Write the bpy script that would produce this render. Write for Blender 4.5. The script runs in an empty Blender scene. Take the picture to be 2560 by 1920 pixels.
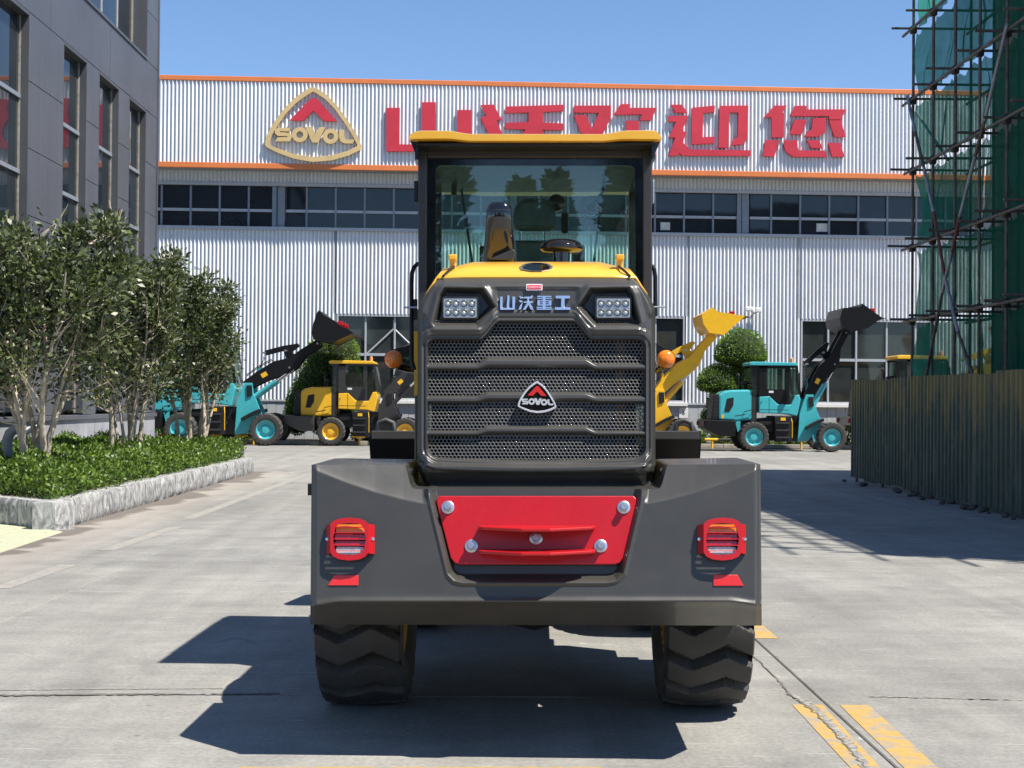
import bpy, bmesh, math, random
import numpy as np
from mathutils import Vector, Matrix
random.seed(7); RNG = np.random.default_rng(7)
R = math.radians
SC = bpy.context.scene
COL = SC.collection

# ------------------------------------------------------------------ camera
FPX, W, H = 3550.0, 2560.0, 1920.0          # focal length and size of the photograph in pixels
CAM = Vector((0, 0, 1.51))
ROLL = R(0.5)
CAMR = (Matrix.Rotation(-math.atan2(43, FPX), 3, 'Z') @
        Matrix.Rotation(R(90) + math.atan2(46, FPX), 3, 'X') @ Matrix.Rotation(ROLL, 3, 'Z'))
cd = bpy.data.cameras.new('camera'); cam = bpy.data.objects.new('camera', cd); COL.objects.link(cam)
cd.sensor_fit = 'HORIZONTAL'; cd.sensor_width = 36.0; cd.lens = 36.0 * FPX / W
cd.clip_start = 0.1; cd.clip_end = 2000
cam.matrix_world = Matrix.Translation(CAM) @ CAMR.to_4x4()
SC.camera = cam

# ------------------------------------------------------------------ sky, sun, exposure
SUN = Vector((0.51, -0.30, 1.0)).normalized()          # towards the sun
world = bpy.data.worlds.new('World'); SC.world = world; world.use_nodes = True
wn = world.node_tree; wn.nodes.clear()
sky = wn.nodes.new('ShaderNodeTexSky'); sky.sky_type = 'NISHITA'; sky.sun_disc = False
sky.sun_elevation = math.asin(SUN.z); sky.sun_rotation = math.atan2(SUN.x, SUN.y)
sky.altitude = 1000; sky.air_density = 1.0; sky.dust_density = 0.0; sky.ozone_density = 6.0
bg = wn.nodes.new('ShaderNodeBackground'); bg.inputs['Strength'].default_value = 0.10
wo = wn.nodes.new('ShaderNodeOutputWorld')
wn.links.new(sky.outputs[0], bg.inputs[0]); wn.links.new(bg.outputs[0], wo.inputs[0])
sl = bpy.data.lights.new('sun', 'SUN'); sl.energy = 5.0; sl.angle = R(0.53); sl.color = (1.0, 0.94, 0.85)
so = bpy.data.objects.new('sun', sl); COL.objects.link(so)
so.rotation_euler = SUN.to_track_quat('Z', 'Y').to_euler(); so.location = (20, -20, 40)
SC.view_settings.view_transform = 'Standard'; SC.view_settings.look = 'None'
SC.view_settings.exposure = 0.75; SC.view_settings.gamma = 1.0
SC.view_settings.use_curve_mapping = False

# ------------------------------------------------------------------ pixel -> place helpers
def ray(px, py):
    return CAMR @ Vector(((px - W / 2) / FPX, (H / 2 - py) / FPX, -1.0))
def ground(px, py, z=0.0):
    d = ray(px, py); t = (z - CAM.z) / d.z
    return CAM + d * t
def at_y(px, py, y):
    d = ray(px, py); return CAM + d * (y / d.y)
def at_x(px, py, x):
    d = ray(px, py); return CAM + d * (x / d.x)
class Frame:
    """a local frame; hit(px,py,v) gives the local point on its plane y = v"""
    def __init__(s, m): s.m = m; s.i = m.inverted(); s.o = s.i @ CAM
    def hit(s, px, py, v):
        d = s.i.to_3x3() @ ray(px, py); t = (v - s.o.y) / d.y
        return s.o + d * t

# ------------------------------------------------------------------ materials
MATS = {}
def new_mat(name):
    m = bpy.data.materials.new(name); m.use_nodes = True; m.node_tree.nodes.clear(); MATS[name] = m
    nt = m.node_tree; out = nt.nodes.new('ShaderNodeOutputMaterial')
    return m, nt, out
def N(nt, t, **kw):
    n = nt.nodes.new(t)
    for k, v in kw.items():
        if k in n.inputs: n.inputs[k].default_value = v
        else: setattr(n, k, v)
    return n
def noise(nt, scale, detail=4, rough=.55, vec=None, dist=0.0):
    n = N(nt, 'ShaderNodeTexNoise', Scale=scale, Detail=detail, Roughness=rough, Distortion=dist)
    if vec is not None: nt.links.new(vec, n.inputs['Vector'])
    return n.outputs['Fac']
def ramp(nt, fac, stops):
    r = nt.nodes.new('ShaderNodeValToRGB'); e = r.color_ramp.elements
    while len(e) > 2: e.remove(e[-1])
    for i, (p, c) in enumerate(stops):
        if i > 1: e.new(p)
        e[i].position = p; e[i].color = (*c, 1) if len(c) == 3 else c
    nt.links.new(fac, r.inputs[0]); return r.outputs[0]
def mathn(nt, op, a, b=None, clamp=False):
    n = N(nt, 'ShaderNodeMath', operation=op, use_clamp=clamp)
    for i, x in enumerate((a, b)):
        if x is None: continue
        if isinstance(x, (int, float)): n.inputs[i].default_value = x
        else: nt.links.new(x, n.inputs[i])
    return n.outputs[0]
def mixc(nt, fac, a, b, mode='MIX'):
    n = N(nt, 'ShaderNodeMix', data_type='RGBA', blend_type=mode)
    for i, x in ((0, fac), (6, a), (7, b)):
        if isinstance(x, (int, float)): n.inputs[i].default_value = x
        elif isinstance(x, tuple): n.inputs[i].default_value = (*x, 1) if len(x) == 3 else x
        else: nt.links.new(x, n.inputs[i])
    return n.outputs[2]
def bumpn(nt, h, strength=.3, dist=.01):
    b = N(nt, 'ShaderNodeBump', Strength=strength, Distance=dist); nt.links.new(h, b.inputs['Height'])
    return b.outputs[0]
def objco(nt): return nt.nodes.new('ShaderNodeTexCoord').outputs['Object']
def wpos(nt): return nt.nodes.new('ShaderNodeNewGeometry').outputs['Position']
def principled(nt, out, **kw):
    p = nt.nodes.new('ShaderNodeBsdfPrincipled')
    for k, v in kw.items(): p.inputs[k].default_value = v
    nt.links.new(p.outputs[0], out.inputs[0]); return p

def pbr(name, col, rough=.5, metal=0.0, coat=0.0, var=.12, scale=6.0, bump=0.0, bscale=80.0, spec=.5, dust=0.0,
        dustcol=(.34, .32, .28), peel=0.0):
    """painted, plastic or metal surface with slight unevenness, dust lying on upward faces"""
    m, nt, out = new_mat(name)
    p = principled(nt, out, Roughness=rough, Metallic=metal)
    p.inputs['Specular IOR Level'].default_value = spec
    p.inputs['Coat Weight'].default_value = coat; p.inputs['Coat Roughness'].default_value = .06
    co = objco(nt)
    n1 = noise(nt, scale, 5, .6, co)
    lo = tuple(c * (1 - var) for c in col); hi = tuple(min(1, c * (1 + var)) for c in col)
    c = ramp(nt, n1, [(.3, lo), (.7, hi)])
    if dust > 0:
        nz = N(nt, 'ShaderNodeSeparateXYZ'); g = nt.nodes.new('ShaderNodeNewGeometry')
        nt.links.new(g.outputs['Normal'], nz.inputs[0])
        up = mathn(nt, 'MULTIPLY', mathn(nt, 'MAXIMUM', nz.outputs[2], 0.12), noise(nt, 9, 5, .7, co), True)
        c = mixc(nt, mathn(nt, 'MULTIPLY', up, dust, True), c, dustcol)
    nt.links.new(c, p.inputs['Base Color'])
    rr = N(nt, 'ShaderNodeMapRange'); rr.inputs['To Min'].default_value = max(.02, rough - .07); rr.inputs['To Max'].default_value = min(1, rough + .1)
    nt.links.new(noise(nt, scale * 3.1, 4, .6, co), rr.inputs['Value']); nt.links.new(rr.outputs[0], p.inputs['Roughness'])
    if bump > 0: nt.links.new(bumpn(nt, noise(nt, bscale, 3, .6, co), bump, .004), p.inputs['Normal'])
    return m

def glass_mat(name, tint, refl=.06, dirt=.04):
    """a tinted pane: light passes through with the tint, the surface mirrors what stands before it"""
    m, nt, out = new_mat(name)
    tr = N(nt, 'ShaderNodeBsdfTransparent', Color=(*tint, 1))
    gl = N(nt, 'ShaderNodeBsdfGlossy', Color=(.95, .97, 1, 1), Roughness=.01)
    fr = N(nt, 'ShaderNodeLayerWeight', Blend=.35)
    f = mathn(nt, 'ADD', mathn(nt, 'MULTIPLY', fr.outputs['Fresnel'], .42), refl, True)
    mx = nt.nodes.new('ShaderNodeMixShader'); nt.links.new(f, mx.inputs[0]); nt.links.new(tr.outputs[0], mx.inputs[1]); nt.links.new(gl.outputs[0], mx.inputs[2])
    df = N(nt, 'ShaderNodeBsdfDiffuse', Color=(.4, .4, .37, 1))
    m2 = nt.nodes.new('ShaderNodeMixShader')
    d = mathn(nt, 'MULTIPLY', noise(nt, 7, 6, .7, objco(nt)), dirt * 2)
    nt.links.new(d, m2.inputs[0]); nt.links.new(mx.outputs[0], m2.inputs[1]); nt.links.new(df.outputs[0], m2.inputs[2])
    nt.links.new(m2.outputs[0], out.inputs[0]); return m

def leaf_mat(name, dark, light, rough=.42, trans=.25):
    m, nt, out = new_mat(name)
    p = nt.nodes.new('ShaderNodeBsdfPrincipled'); p.inputs['Roughness'].default_value = rough
    p.inputs['Specular IOR Level'].default_value = .5
    g = nt.nodes.new('ShaderNodeNewGeometry')
    c = ramp(nt, g.outputs['Random Per Island'], [(0, dark), (.85, light), (1, tuple(min(1, x * 1.35) for x in light))])
    nt.links.new(c, p.inputs['Base Color'])
    t = nt.nodes.new('ShaderNodeBsdfTranslucent'); tc = mixc(nt, 1.0, c, (1.1, 1.25, .5), 'MULTIPLY'); nt.links.new(tc, t.inputs[0])
    mx = N(nt, 'ShaderNodeMixShader', Fac=trans); nt.links.new(p.outputs[0], mx.inputs[1]); nt.links.new(t.outputs[0], mx.inputs[2])
    nt.links.new(mx.outputs[0], out.inputs[0]); return m

# ------------------------------------------------------------------ mesh helpers
class MB:
    def __init__(s): s.v = []; s.f = []
    def add(s, vs, fs):
        o = len(s.v); s.v += [tuple(p) for p in vs]; s.f += [tuple(i + o for i in f) for f in fs]; return s
    def box(s, x0, x1, y0, y1, z0, z1):
        return s.add([(x0, y0, z0), (x1, y0, z0), (x1, y1, z0), (x0, y1, z0), (x0, y0, z1), (x1, y0, z1), (x1, y1, z1), (x0, y1, z1)],
                     [(0, 3, 2, 1), (4, 5, 6, 7), (0, 1, 5, 4), (1, 2, 6, 5), (2, 3, 7, 6), (3, 0, 4, 7)])
    def prism(s, front, back):
        """closed solid between two polygons of as many points"""
        n = len(front); fs = [tuple(range(n)), tuple(range(2 * n - 1, n - 1, -1))]
        fs += [((i + 1) % n, i, n + i, n + (i + 1) % n) for i in range(n)]
        return s.add(list(front) + list(back), fs)
    def ring(s, fo, fi, bo, bi):
        n = len(fo); fs = []
        for i in range(n):
            j = (i + 1) % n
            fs += [(i, j, n + j, n + i), (2 * n + i, 3 * n + i, 3 * n + j, 2 * n + j), (i, 2 * n + i, 2 * n + j, j), (n + i, n + j, 3 * n + j, 3 * n + i)]
        return s.add(list(fo) + list(fi) + list(bo) + list(bi), fs)
    def loft(s, rows, closed=True, caps=True):
        n = len(rows[0]); vs = [p for r in rows for p in r]; fs = []
        for a in range(len(rows) - 1):
            for i in range(n if closed else n - 1):
                j = (i + 1) % n; fs.append((a * n + i, a * n + j, (a + 1) * n + j, (a + 1) * n + i))
        if caps and closed:
            fs.append(tuple(range(n - 1, -1, -1))); fs.append(tuple((len(rows) - 1) * n + i for i in range(n)))
        return s.add(vs, fs)
    def tube(s, pts, r, n=10, caps=True):
        pts = [Vector(p) for p in pts]; rows = []
        rr = r if isinstance(r, (list, tuple)) else [r] * len(pts)
        t0 = (pts[1] - pts[0]).normalized()
        a = t0.orthogonal().normalized()
        for i, p in enumerate(pts):
            if 0 < i < len(pts) - 1:
                t = (pts[i] - pts[i - 1]).normalized() + (pts[i + 1] - pts[i]).normalized()
                t = t.normalized() if t.length > 1e-6 else (pts[i + 1] - pts[i]).normalized()
            else: t = (pts[1] - pts[0]).normalized() if i == 0 else (pts[-1] - pts[-2]).normalized()
            a = (a - t * a.dot(t)); a = a.normalized() if a.length > 1e-6 else t.orthogonal().normalized()
            b = t.cross(a)
            rows.append([p + (a * math.cos(k * 2 * math.pi / n) + b * math.sin(k * 2 * math.pi / n)) * rr[i] for k in range(n)])
        return s.loft(rows, True, caps)
    def lathe(s, prof, org=(0, 0, 0), axis=(0, 0, 1), n=24, caps=True):
        ax = Vector(axis).normalized(); a = ax.orthogonal().normalized(); b = ax.cross(a); org = Vector(org)
        rows = [[org + ax * h + (a * math.cos(k * 2 * math.pi / n) + b * math.sin(k * 2 * math.pi / n)) * r for k in range(n)] for r, h in prof]
        return s.loft(rows, True, caps)
    def obj(s, name, mat, parent=None, smooth=None, bevel=0.0, seg=2, recalc=True):
        me = bpy.data.meshes.new(name); me.from_pydata(s.v, [], s.f)
        if recalc and len(s.f) < 30000:
            bm = bmesh.new(); bm.from_mesh(me); bmesh.ops.recalc_face_normals(bm, faces=bm.faces); bm.to_mesh(me); bm.free()
        return link(name, me, mat, parent, smooth, bevel, seg)
def link(name, me, mat, parent=None, smooth=None, bevel=0.0, seg=2):
    if mat is not None and not me.materials: me.materials.append(MATS[mat] if isinstance(mat, str) else mat)
    if smooth is not None:
        me.polygons.foreach_set('use_smooth', [True] * len(me.polygons))
        if smooth < 180: me.set_sharp_from_angle(angle=R(smooth))
    me.update()
    o = bpy.data.objects.new(name, me); COL.objects.link(o)
    if parent is not None: o.parent = parent
    if bevel > 0:
        b = o.modifiers.new('bevel', 'BEVEL'); b.width = bevel; b.segments = seg; b.limit_method = 'ANGLE'; b.angle_limit = R(35)
        b.harden_normals = False
    return o
def np_mesh(name, verts, quads, mat, parent=None, smooth=None):
    me = bpy.data.meshes.new(name); verts = np.asarray(verts, np.float32); quads = np.asarray(quads, np.int32)
    me.vertices.add(len(verts)); me.vertices.foreach_set('co', verts.ravel())
    k = quads.shape[1]
    me.loops.add(quads.size); me.loops.foreach_set('vertex_index', quads.ravel())
    me.polygons.add(len(quads)); me.polygons.foreach_set('loop_start', np.arange(0, quads.size, k, dtype=np.int32))
    me.polygons.foreach_set('loop_total', np.full(len(quads), k, np.int32)); me.update(calc_edges=True); me.validate()
    return link(name, me, mat, parent, smooth)
def empty(name, loc=(0, 0, 0), rotz=0.0, label=None, cat=None, group=None, m=None):
    o = bpy.data.objects.new(name, None); COL.objects.link(o); o.empty_display_size = .2
    if m is not None: o.matrix_world = m
    else: o.location = loc; o.rotation_euler = (0, 0, rotz)
    return tag(o, label, cat, group)
def tag(o, label=None, cat=None, group=None, kind=None):
    if label: o['label'] = label
    if cat: o['category'] = cat
    if group: o['group'] = group
    if kind: o['kind'] = kind
    return o
def inst(name, src, parent=None, loc=None, rot=None, scale=None):
    o = bpy.data.objects.new(name, src.data); COL.objects.link(o)
    for md in src.modifiers:
        if md.type == 'BEVEL':
            b = o.modifiers.new('bevel', 'BEVEL'); b.width = md.width; b.segments = md.segments; b.limit_method = 'ANGLE'; b.angle_limit = md.angle_limit
    if parent is not None: o.parent = parent
    if loc is not None: o.location = loc
    if rot is not None: o.rotation_euler = rot
    if scale is not None: o.scale = scale
    return o
def copy_tree(o, parent=None):
    c = o.copy(); COL.objects.link(c); c.parent = parent
    for ch in [x for x in bpy.data.objects if x.parent == o]: copy_tree(ch, c)
    return c
def sm(a, b, x):
    t = np.clip((x - a) / (b - a), 0, 1); return t * t * (3 - 2 * t)
def sdf_poly(poly, X, Y):
    """signed distance to a polygon (negative inside), arrays"""
    P = np.array(poly, float); d = np.full(X.shape, 1e18); ins = np.zeros(X.shape, bool); n = len(P)
    for i in range(n):
        a, b = P[i], P[(i + 1) % n]; ex, ey = b - a; wx, wy = X - a[0], Y - a[1]
        t = np.clip((wx * ex + wy * ey) / (ex * ex + ey * ey + 1e-12), 0, 1)
        d = np.minimum(d, (wx - t * ex) ** 2 + (wy - t * ey) ** 2)
        c = ((a[1] > Y) != (b[1] > Y)) & (X < (b[0] - a[0]) * (Y - a[1]) / (b[1] - a[1] + 1e-12) + a[0]); ins ^= c
    return np.where(ins, -1, 1) * np.sqrt(d)
def text(name, body, mat, parent, m, size, depth=.001):
    cu = bpy.data.curves.new(name, 'FONT'); cu.body = body; cu.size = size; cu.extrude = depth; cu.align_x = 'CENTER'; cu.align_y = 'CENTER'
    c = bpy.data.objects.new(name, cu); COL.objects.link(c); bpy.context.view_layer.update()
    me = bpy.data.meshes.new_from_object(c.evaluated_get(bpy.context.evaluated_depsgraph_get())); bpy.data.objects.remove(c); bpy.data.curves.remove(cu)
    me.materials.clear(); me.name = name; o = link(name, me, mat, parent); o.matrix_local = m; return o

# ------------------------------------------------------------------ shared materials
pbr('yellow_paint', (.78, .42, .035), .28, coat=.5, var=.05, dust=.12)
pbr('grey_paint', (.045, .043, .038), .35, coat=.22, var=.10, scale=3, bump=.05, bscale=220, dust=.08, dustcol=(.2, .19, .17))
pbr('grey_bumper', (.042, .0402, .0352), .35, coat=.25, var=.14, scale=3.5, bump=.06, bscale=200, dust=.10, dustcol=(.2, .19, .17))
pbr('black_paint', (.006, .006, .007), .42, coat=.0, var=.1, spec=.3, dust=.03, dustcol=(.12, .12, .11))
pbr('cab_paint', (.033, .031, .03), .36, coat=.25, var=.08, dust=.12, dustcol=(.15, .14, .13))
pbr('decal_white', (.7, .7, .7), .5)
pbr('black_gloss', (.008, .008, .009), .12, coat=.6, var=.05)
pbr('stack_gloss', (.006, .006, .006), .1, coat=.8, var=.05, spec=.6)
pbr('black_plastic', (.012, .012, .013), .5, var=.15, spec=.35)
pbr('dark_metal', (.03, .03, .032), .55, metal=.2, var=.25, dust=.4)
pbr('red_paint', (.42, .002, .006), .36, coat=.2, var=.05, scale=4, bump=.18, bscale=55, dust=.02)
pbr('red_guard', (.42, .003, .007), .4, coat=.15, var=.05)
pbr('reflector_red', (.62, .02, .018), .3, coat=.5, var=.03, bump=.2, bscale=400)
pbr('chrome', (.85, .86, .88), .07, metal=1, var=.03)
pbr('badge_silver', (.80, .81, .84), .22, metal=.45, coat=.5, var=.03)
pbr('steel_zinc', (.62, .63, .64), .3, metal=.9, var=.12, scale=60)
pbr('rubber', (.040, .038, .035), .7, var=.2, scale=14, bump=.15, bscale=120, dust=.35, dustcol=(.13, .12, .105))
pbr('amber_lens', (.85, .2, .01), .12, coat=.8, var=.2, scale=30)
pbr('red_lens', (.42, .015, .035), .12, coat=.8, var=.4, scale=90)
pbr('clear_lens', (.62, .6, .62), .12, coat=.8, var=.3, scale=90)
pbr('white_plastic', (.78, .78, .76), .4, var=.04)
pbr('teal_paint', (.055, .42, .46), .3, coat=.45, var=.05, dust=.12)
pbr('loader_yellow', (.83, .46, .018), .32, coat=.4, var=.06, dust=.12)
pbr('sticker_yellow', (.8, .45, .02), .5)
pbr('seat_cover', (.05, .075, .07), .3, var=.3, scale=12, bump=.5, bscale=14)
# ================================================================== GROUND
def concrete_mat(name, base, left_strip=True):
    m, nt, out = new_mat(name)
    p = principled(nt, out, Roughness=.75); p.inputs['Specular IOR Level'].default_value = .35
    pos = wpos(nt)
    def stretched(sx, sy):
        mp = N(nt, 'ShaderNodeMapping'); mp.inputs['Scale'].default_value = (sx, sy, 1); nt.links.new(pos, mp.inputs[0]); return mp.outputs[0]
    big = noise(nt, .35, 5, .6, pos, .4); mid = noise(nt, 2.2, 6, .65, pos); fine = noise(nt, 38, 4, .7, pos); grit = noise(nt, 160, 2, .6, pos)
    streak = noise(nt, 1.0, 6, .72, stretched(.5, 3.2), .6); tyre = noise(nt, 1.0, 4, .6, stretched(3.0, .12), .3)
    c = ramp(nt, big, [(.28, tuple(x * .78 for x in base)), (.72, tuple(x * 1.16 for x in base))])
    c = mixc(nt, .8, c, ramp(nt, mid, [(.3, (.80, .80, .80)), (.7, (1.15, 1.14, 1.12))]), 'MULTIPLY')
    c = mixc(nt, .38, c, ramp(nt, streak, [(.36, (.78, .78, .79)), (.56, (1.05, 1.05, 1.05)), (.74, (1.22, 1.21, 1.19))]), 'MULTIPLY')
    c = mixc(nt, .6, c, ramp(nt, tyre, [(.35, (.80, .80, .82)), (.65, (1.08, 1.08, 1.08))]), 'MULTIPLY')
    c = mixc(nt, .8, c, ramp(nt, fine, [(.30, (.70, .70, .70)), (.52, (1.0, 1.0, 1.0)), (.70, (1.22, 1.22, 1.2))]), 'MULTIPLY')
    c = mixc(nt, .5, c, ramp(nt, grit, [(.25, (.72, .72, .72)), (.75, (1.2, 1.2, 1.2))]), 'MULTIPLY')
    # oil and dirt blots, pale lime flecks
    blot = noise(nt, .8, 5, .62, stretched(1, .55), .5)
    c = mixc(nt, mathn(nt, 'MULTIPLY', ramp(nt, blot, [(.57, (0, 0, 0)), (.70, (1, 1, 1))]), .5), c, (.13, .126, .118))
    fleck = noise(nt, 5.5, 7, .75, stretched(.55, 1.6), 1.2)
    c = mixc(nt, mathn(nt, 'MULTIPLY', ramp(nt, fleck, [(.665, (0, 0, 0)), (.685, (1, 1, 1))]), .75), c, (.50, .49, .46))
    # fine scratches dragged along the yard
    scr = noise(nt, 1.0, 3, .5, stretched(1.6, 26), 1.5)
    c = mixc(nt, mathn(nt, 'MULTIPLY', ramp(nt, scr, [(.665, (0, 0, 0)), (.68, (1, 1, 1))]), .45), c, (.44, .43, .41))
    oi = nt.nodes.new('ShaderNodeObjectInfo')
    c = mixc(nt, .5, c, ramp(nt, oi.outputs['Random'], [(0, (.88, .88, .9)), (1, (1.08, 1.07, 1.05))]), 'MULTIPLY')
    # washed-out soil beside the planter: damp tongues with a shape of their own
    sx = N(nt, 'ShaderNodeSeparateXYZ'); nt.links.new(pos, sx.inputs[0])
    xx = sx.outputs[0]
    near = N(nt, 'ShaderNodeMapRange'); near.inputs['From Min'].default_value = -3.9; near.inputs['From Max'].default_value = -5.15; nt.links.new(xx, near.inputs[0])
    tong = noise(nt, 1.0, 5, .6, stretched(.55, 1.1), .3)
    wet = mathn(nt, 'ADD', mathn(nt, 'MULTIPLY', near.outputs[0], .62), mathn(nt, 'MULTIPLY', tong, .75))
    wetm = mathn(nt, 'MULTIPLY', ramp(nt, wet, [(.74, (0, 0, 0)), (.80, (1, 1, 1))]), mathn(nt, 'GREATER_THAN', near.outputs[0], .02))
    far = N(nt, 'ShaderNodeMapRange'); far.inputs['From Min'].default_value = 30.5; far.inputs['From Max'].default_value = 29.8; nt.links.new(sx.outputs[1], far.inputs[0])
    wetm = mathn(nt, 'MULTIPLY', wetm, far.outputs[0])
    pink = mathn(nt, 'MULTIPLY', mathn(nt, 'MULTIPLY', near.outputs[0], 1.6, True), far.outputs[0], True)
    c = mixc(nt, mathn(nt, 'MULTIPLY', pink, .5), c, (.38, .325, .275))
    # small dark pits and gum spots
    vo = N(nt, 'ShaderNodeTexVoronoi', Scale=3.2); nt.links.new(pos, vo.inputs['Vector'])
    pit = mathn(nt, 'MULTIPLY', mathn(nt, 'LESS_THAN', vo.outputs['Distance'], .05), mathn(nt, 'GREATER_THAN', noise(nt, 2.7, 2, .5, pos), .52))
    c = mixc(nt, mathn(nt, 'MULTIPLY', pit, .5), c, (.09, .085, .08))
    c = mixc(nt, mathn(nt, 'MULTIPLY', wetm, .8), c, (.11, .095, .083))
    nt.links.new(c, p.inputs['Base Color'])
    hsum = mathn(nt, 'ADD', mathn(nt, 'MULTIPLY', fine, .6), mathn(nt, 'MULTIPLY', grit, .4))
    nt.links.new(bumpn(nt, hsum, .28, .004), p.inputs['Normal'])
    return m
concrete_mat('concrete', (.278, .274, .253)); concrete_mat('concrete_far', (.25, .244, .23)); concrete_mat('joint', (.15, .142, .125))
def paint_mat(name, col, wear=.5):
    m, nt, out = new_mat(name); p = principled(nt, out, Roughness=.7); pos = wpos(nt)
    c = mixc(nt, .6, col, ramp(nt, noise(nt, 20, 5, .7, pos), [(.3, (.75, .75, .75)), (.7, (1.1, 1.1, 1.1))]), 'MULTIPLY')
    w = ramp(nt, noise(nt, 7, 8, .75, pos, .8), [(wear - .06, (1, 1, 1)), (wear + .06, (0, 0, 0))])
    c = mixc(nt, w, c, (.26, .252, .235)); nt.links.new(c, p.inputs['Base Color']); return m
paint_mat('yellow_marking', (.46, .295, .085), .45); paint_mat('pale_marking', (.34, .315, .265), .51); paint_mat('apron_paint', (.44, .45, .31), .38)

gm = MB().add([(-400, -400, -.014), (400, -400, -.014), (400, 400, -.014), (-400, 400, -.014)], [(0, 1, 2, 3)])
GROUND = tag(gm.obj('ground', 'concrete_far'), kind='structure')
g = .0035
JX = 1.69; JY = 7.3; LX, LY = 5.0, 5.7
slab = MB().box(-LX / 2 + g, LX / 2 - g, -LY / 2 + g, LY / 2 - g, -.013, 0).obj('concrete_slab', 'concrete', GROUND, bevel=.006, seg=1)
first = True
for i in range(-3, 4):
    for j in range(-3, 8):
        x = JX - LX / 2 + i * LX; y = JY - LY / 2 + j * LY
        if first: slab.location = (x, y, 0); first = False; continue
        inst('concrete_slab', slab, GROUND, (x, y, 0))
# cracked, crumbling edge that runs beside the joint, and markings
from mathutils import noise as mnoise
def strip(pts, w, z, name, mat, jit=.0, parent=GROUND, seg=1):
    """flat band on the ground; with jit it wanders and its width varies like a crack or a spalled edge"""
    P = [Vector((p[0], p[1], 0)) for p in pts]; Q = []
    for a, b in zip(P[:-1], P[1:]):
        for k in range(seg): Q.append(a.lerp(b, k / seg))
    Q.append(P[-1]); vs = []; sd_ = random.uniform(0, 99)
    for i, q in enumerate(Q):
        t = (Q[min(i + 1, len(Q) - 1)] - Q[max(i - 1, 0)]).normalized(); nrm = Vector((-t.y, t.x, 0))
        n1 = mnoise.noise((i * .9, sd_, 0)); n2 = mnoise.noise((i * .7, sd_, 5)); n3 = mnoise.noise((i * 1.3, sd_, 9))
        c_ = q + nrm * jit * 2.2 * n1; wa = w * .5 * (1 + 1.5 * n2) if jit else w * .5; wb = w * .5 * (1 + 1.5 * n3) if jit else w * .5
        vs += [c_ + nrm * max(wa, w * .08) + Vector((0, 0, z)), c_ - nrm * max(wb, w * .08) + Vector((0, 0, z))]
    return MB().add(vs, [(2 * i, 2 * i + 1, 2 * i + 3, 2 * i + 2) for i in range(len(Q) - 1)]).obj(name, mat, parent, recalc=False)
strip([ground(x, y) for x, y in ((1850, 1610), (1945, 1700), (1975, 1738), (2040, 1785), (2110, 1860), (2175, 1935))], .008, .0052, 'crack', 'joint', .010, seg=12)
pbr('spall', (.245, .235, .21), .9, var=.45, scale=30, bump=.8, bscale=60)
strip([ground(x, y) for x, y in ((1975, 1735), (2010, 1755), (2050, 1782), (2080, 1815), (2130, 1870), (2178, 1935))], .036, .0042, 'crumbled_edge', 'spall', .012, seg=16)
strip([ground(x, y) for x, y in ((2170, 1742), (2350, 1746), (2600, 1752))], .016, .005, 'crumbled_edge', 'spall', .006, seg=30)
strip([ground(x, y) for x, y in ((-60, 1741), (250, 1738), (560, 1737), (700, 1735))], .03, .005, 'crumbled_edge', 'joint', .006, seg=24)
strip([ground(x, y) for x, y in ((-60, 1727), (250, 1724), (560, 1722))], .012, .005, 'crack', 'spall', .004, seg=24)
strip([ground(x, y) for x, y in ((540, 1608), (590, 1595), (620, 1602), (650, 1615))], .006, .005, 'crack', 'joint', .008, seg=8)
def mark(quad, name, mat, z=.0025):
    return MB().add([Vector((p.x, p.y, z)) for p in [ground(*q) for q in quad]], [(0, 1, 2, 3)]).obj(name, mat, GROUND, recalc=False)
mark([(1979, 1761), (2056, 1763), (2215, 1935), (2140, 1935)], 'painted_line', 'yellow_marking')
mark([(2099, 1763), (2172, 1764), (2362, 1935), (2275, 1935)], 'painted_line', 'yellow_marking')
mark([(1850, 1565), (1909, 1565), (1946, 1597), (1885, 1597)], 'painted_line', 'yellow_marking')
mark([(600, 1918.6), (1500, 1918.6), (1560, 1990), (500, 1990)], 'painted_line', 'yellow_marking')
for a, b in (((0, 1471), (172, 1412)), ((265, 1376), (440, 1318)), ((470, 1297), (768, 1186))):
    A, B = ground(*a), ground(*b); strip([A, B], .16, .002, 'painted_line', 'pale_marking')
ap = [ground(*q) for q in ((-420, 1285), (-10, 1306), (156, 1331), (-10, 1386), (-420, 1530))]
MB().prism([Vector((p.x, p.y, .012)) for p in ap], [Vector((p.x, p.y, -.01)) for p in ap]).obj('driveway_apron', 'apron_paint', GROUND, bevel=.01)

# ================================================================== FACTORY
FY = 53.0; FA = R(2.1)
FM = Matrix.Translation((0, FY, 0)) @ Matrix.Rotation(FA, 4, 'Z'); FF = Frame(FM)
OV = .8                                      # how far the upper band stands in front of the lower wall
FAC = empty('factory_building', m=FM, label='large factory hall with grey white corrugated walls and orange trim along the roof', cat='building')
def fz(py, off, px=500): return FF.hit(px, py, off).z
def fx(px, off, py=700): return FF.hit(px, py, off).x
pbr('cladding', (.73, .745, .765), .36, metal=.0, var=.05, scale=.6, spec=.5)
pbr('orange_trim', (.70, .20, .055), .45, var=.08, scale=1.5)
pbr('trim_grey', (.42, .44, .47), .45, var=.08)
pbr('frame_grey', (.22, .25, .29), .45, var=.1)
pbr('plinth_panel', (.42, .44, .45), .55, var=.08)
pbr('soffit', (.3, .3, .3), .7)
pbr('sign_red', (.56, .028, .05), .5, var=.1, scale=1.5, bump=.4, bscale=26)
pbr('sign_gold', (.62, .45, .21), .55, var=.1, scale=2, bump=.3, bscale=26)
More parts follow.
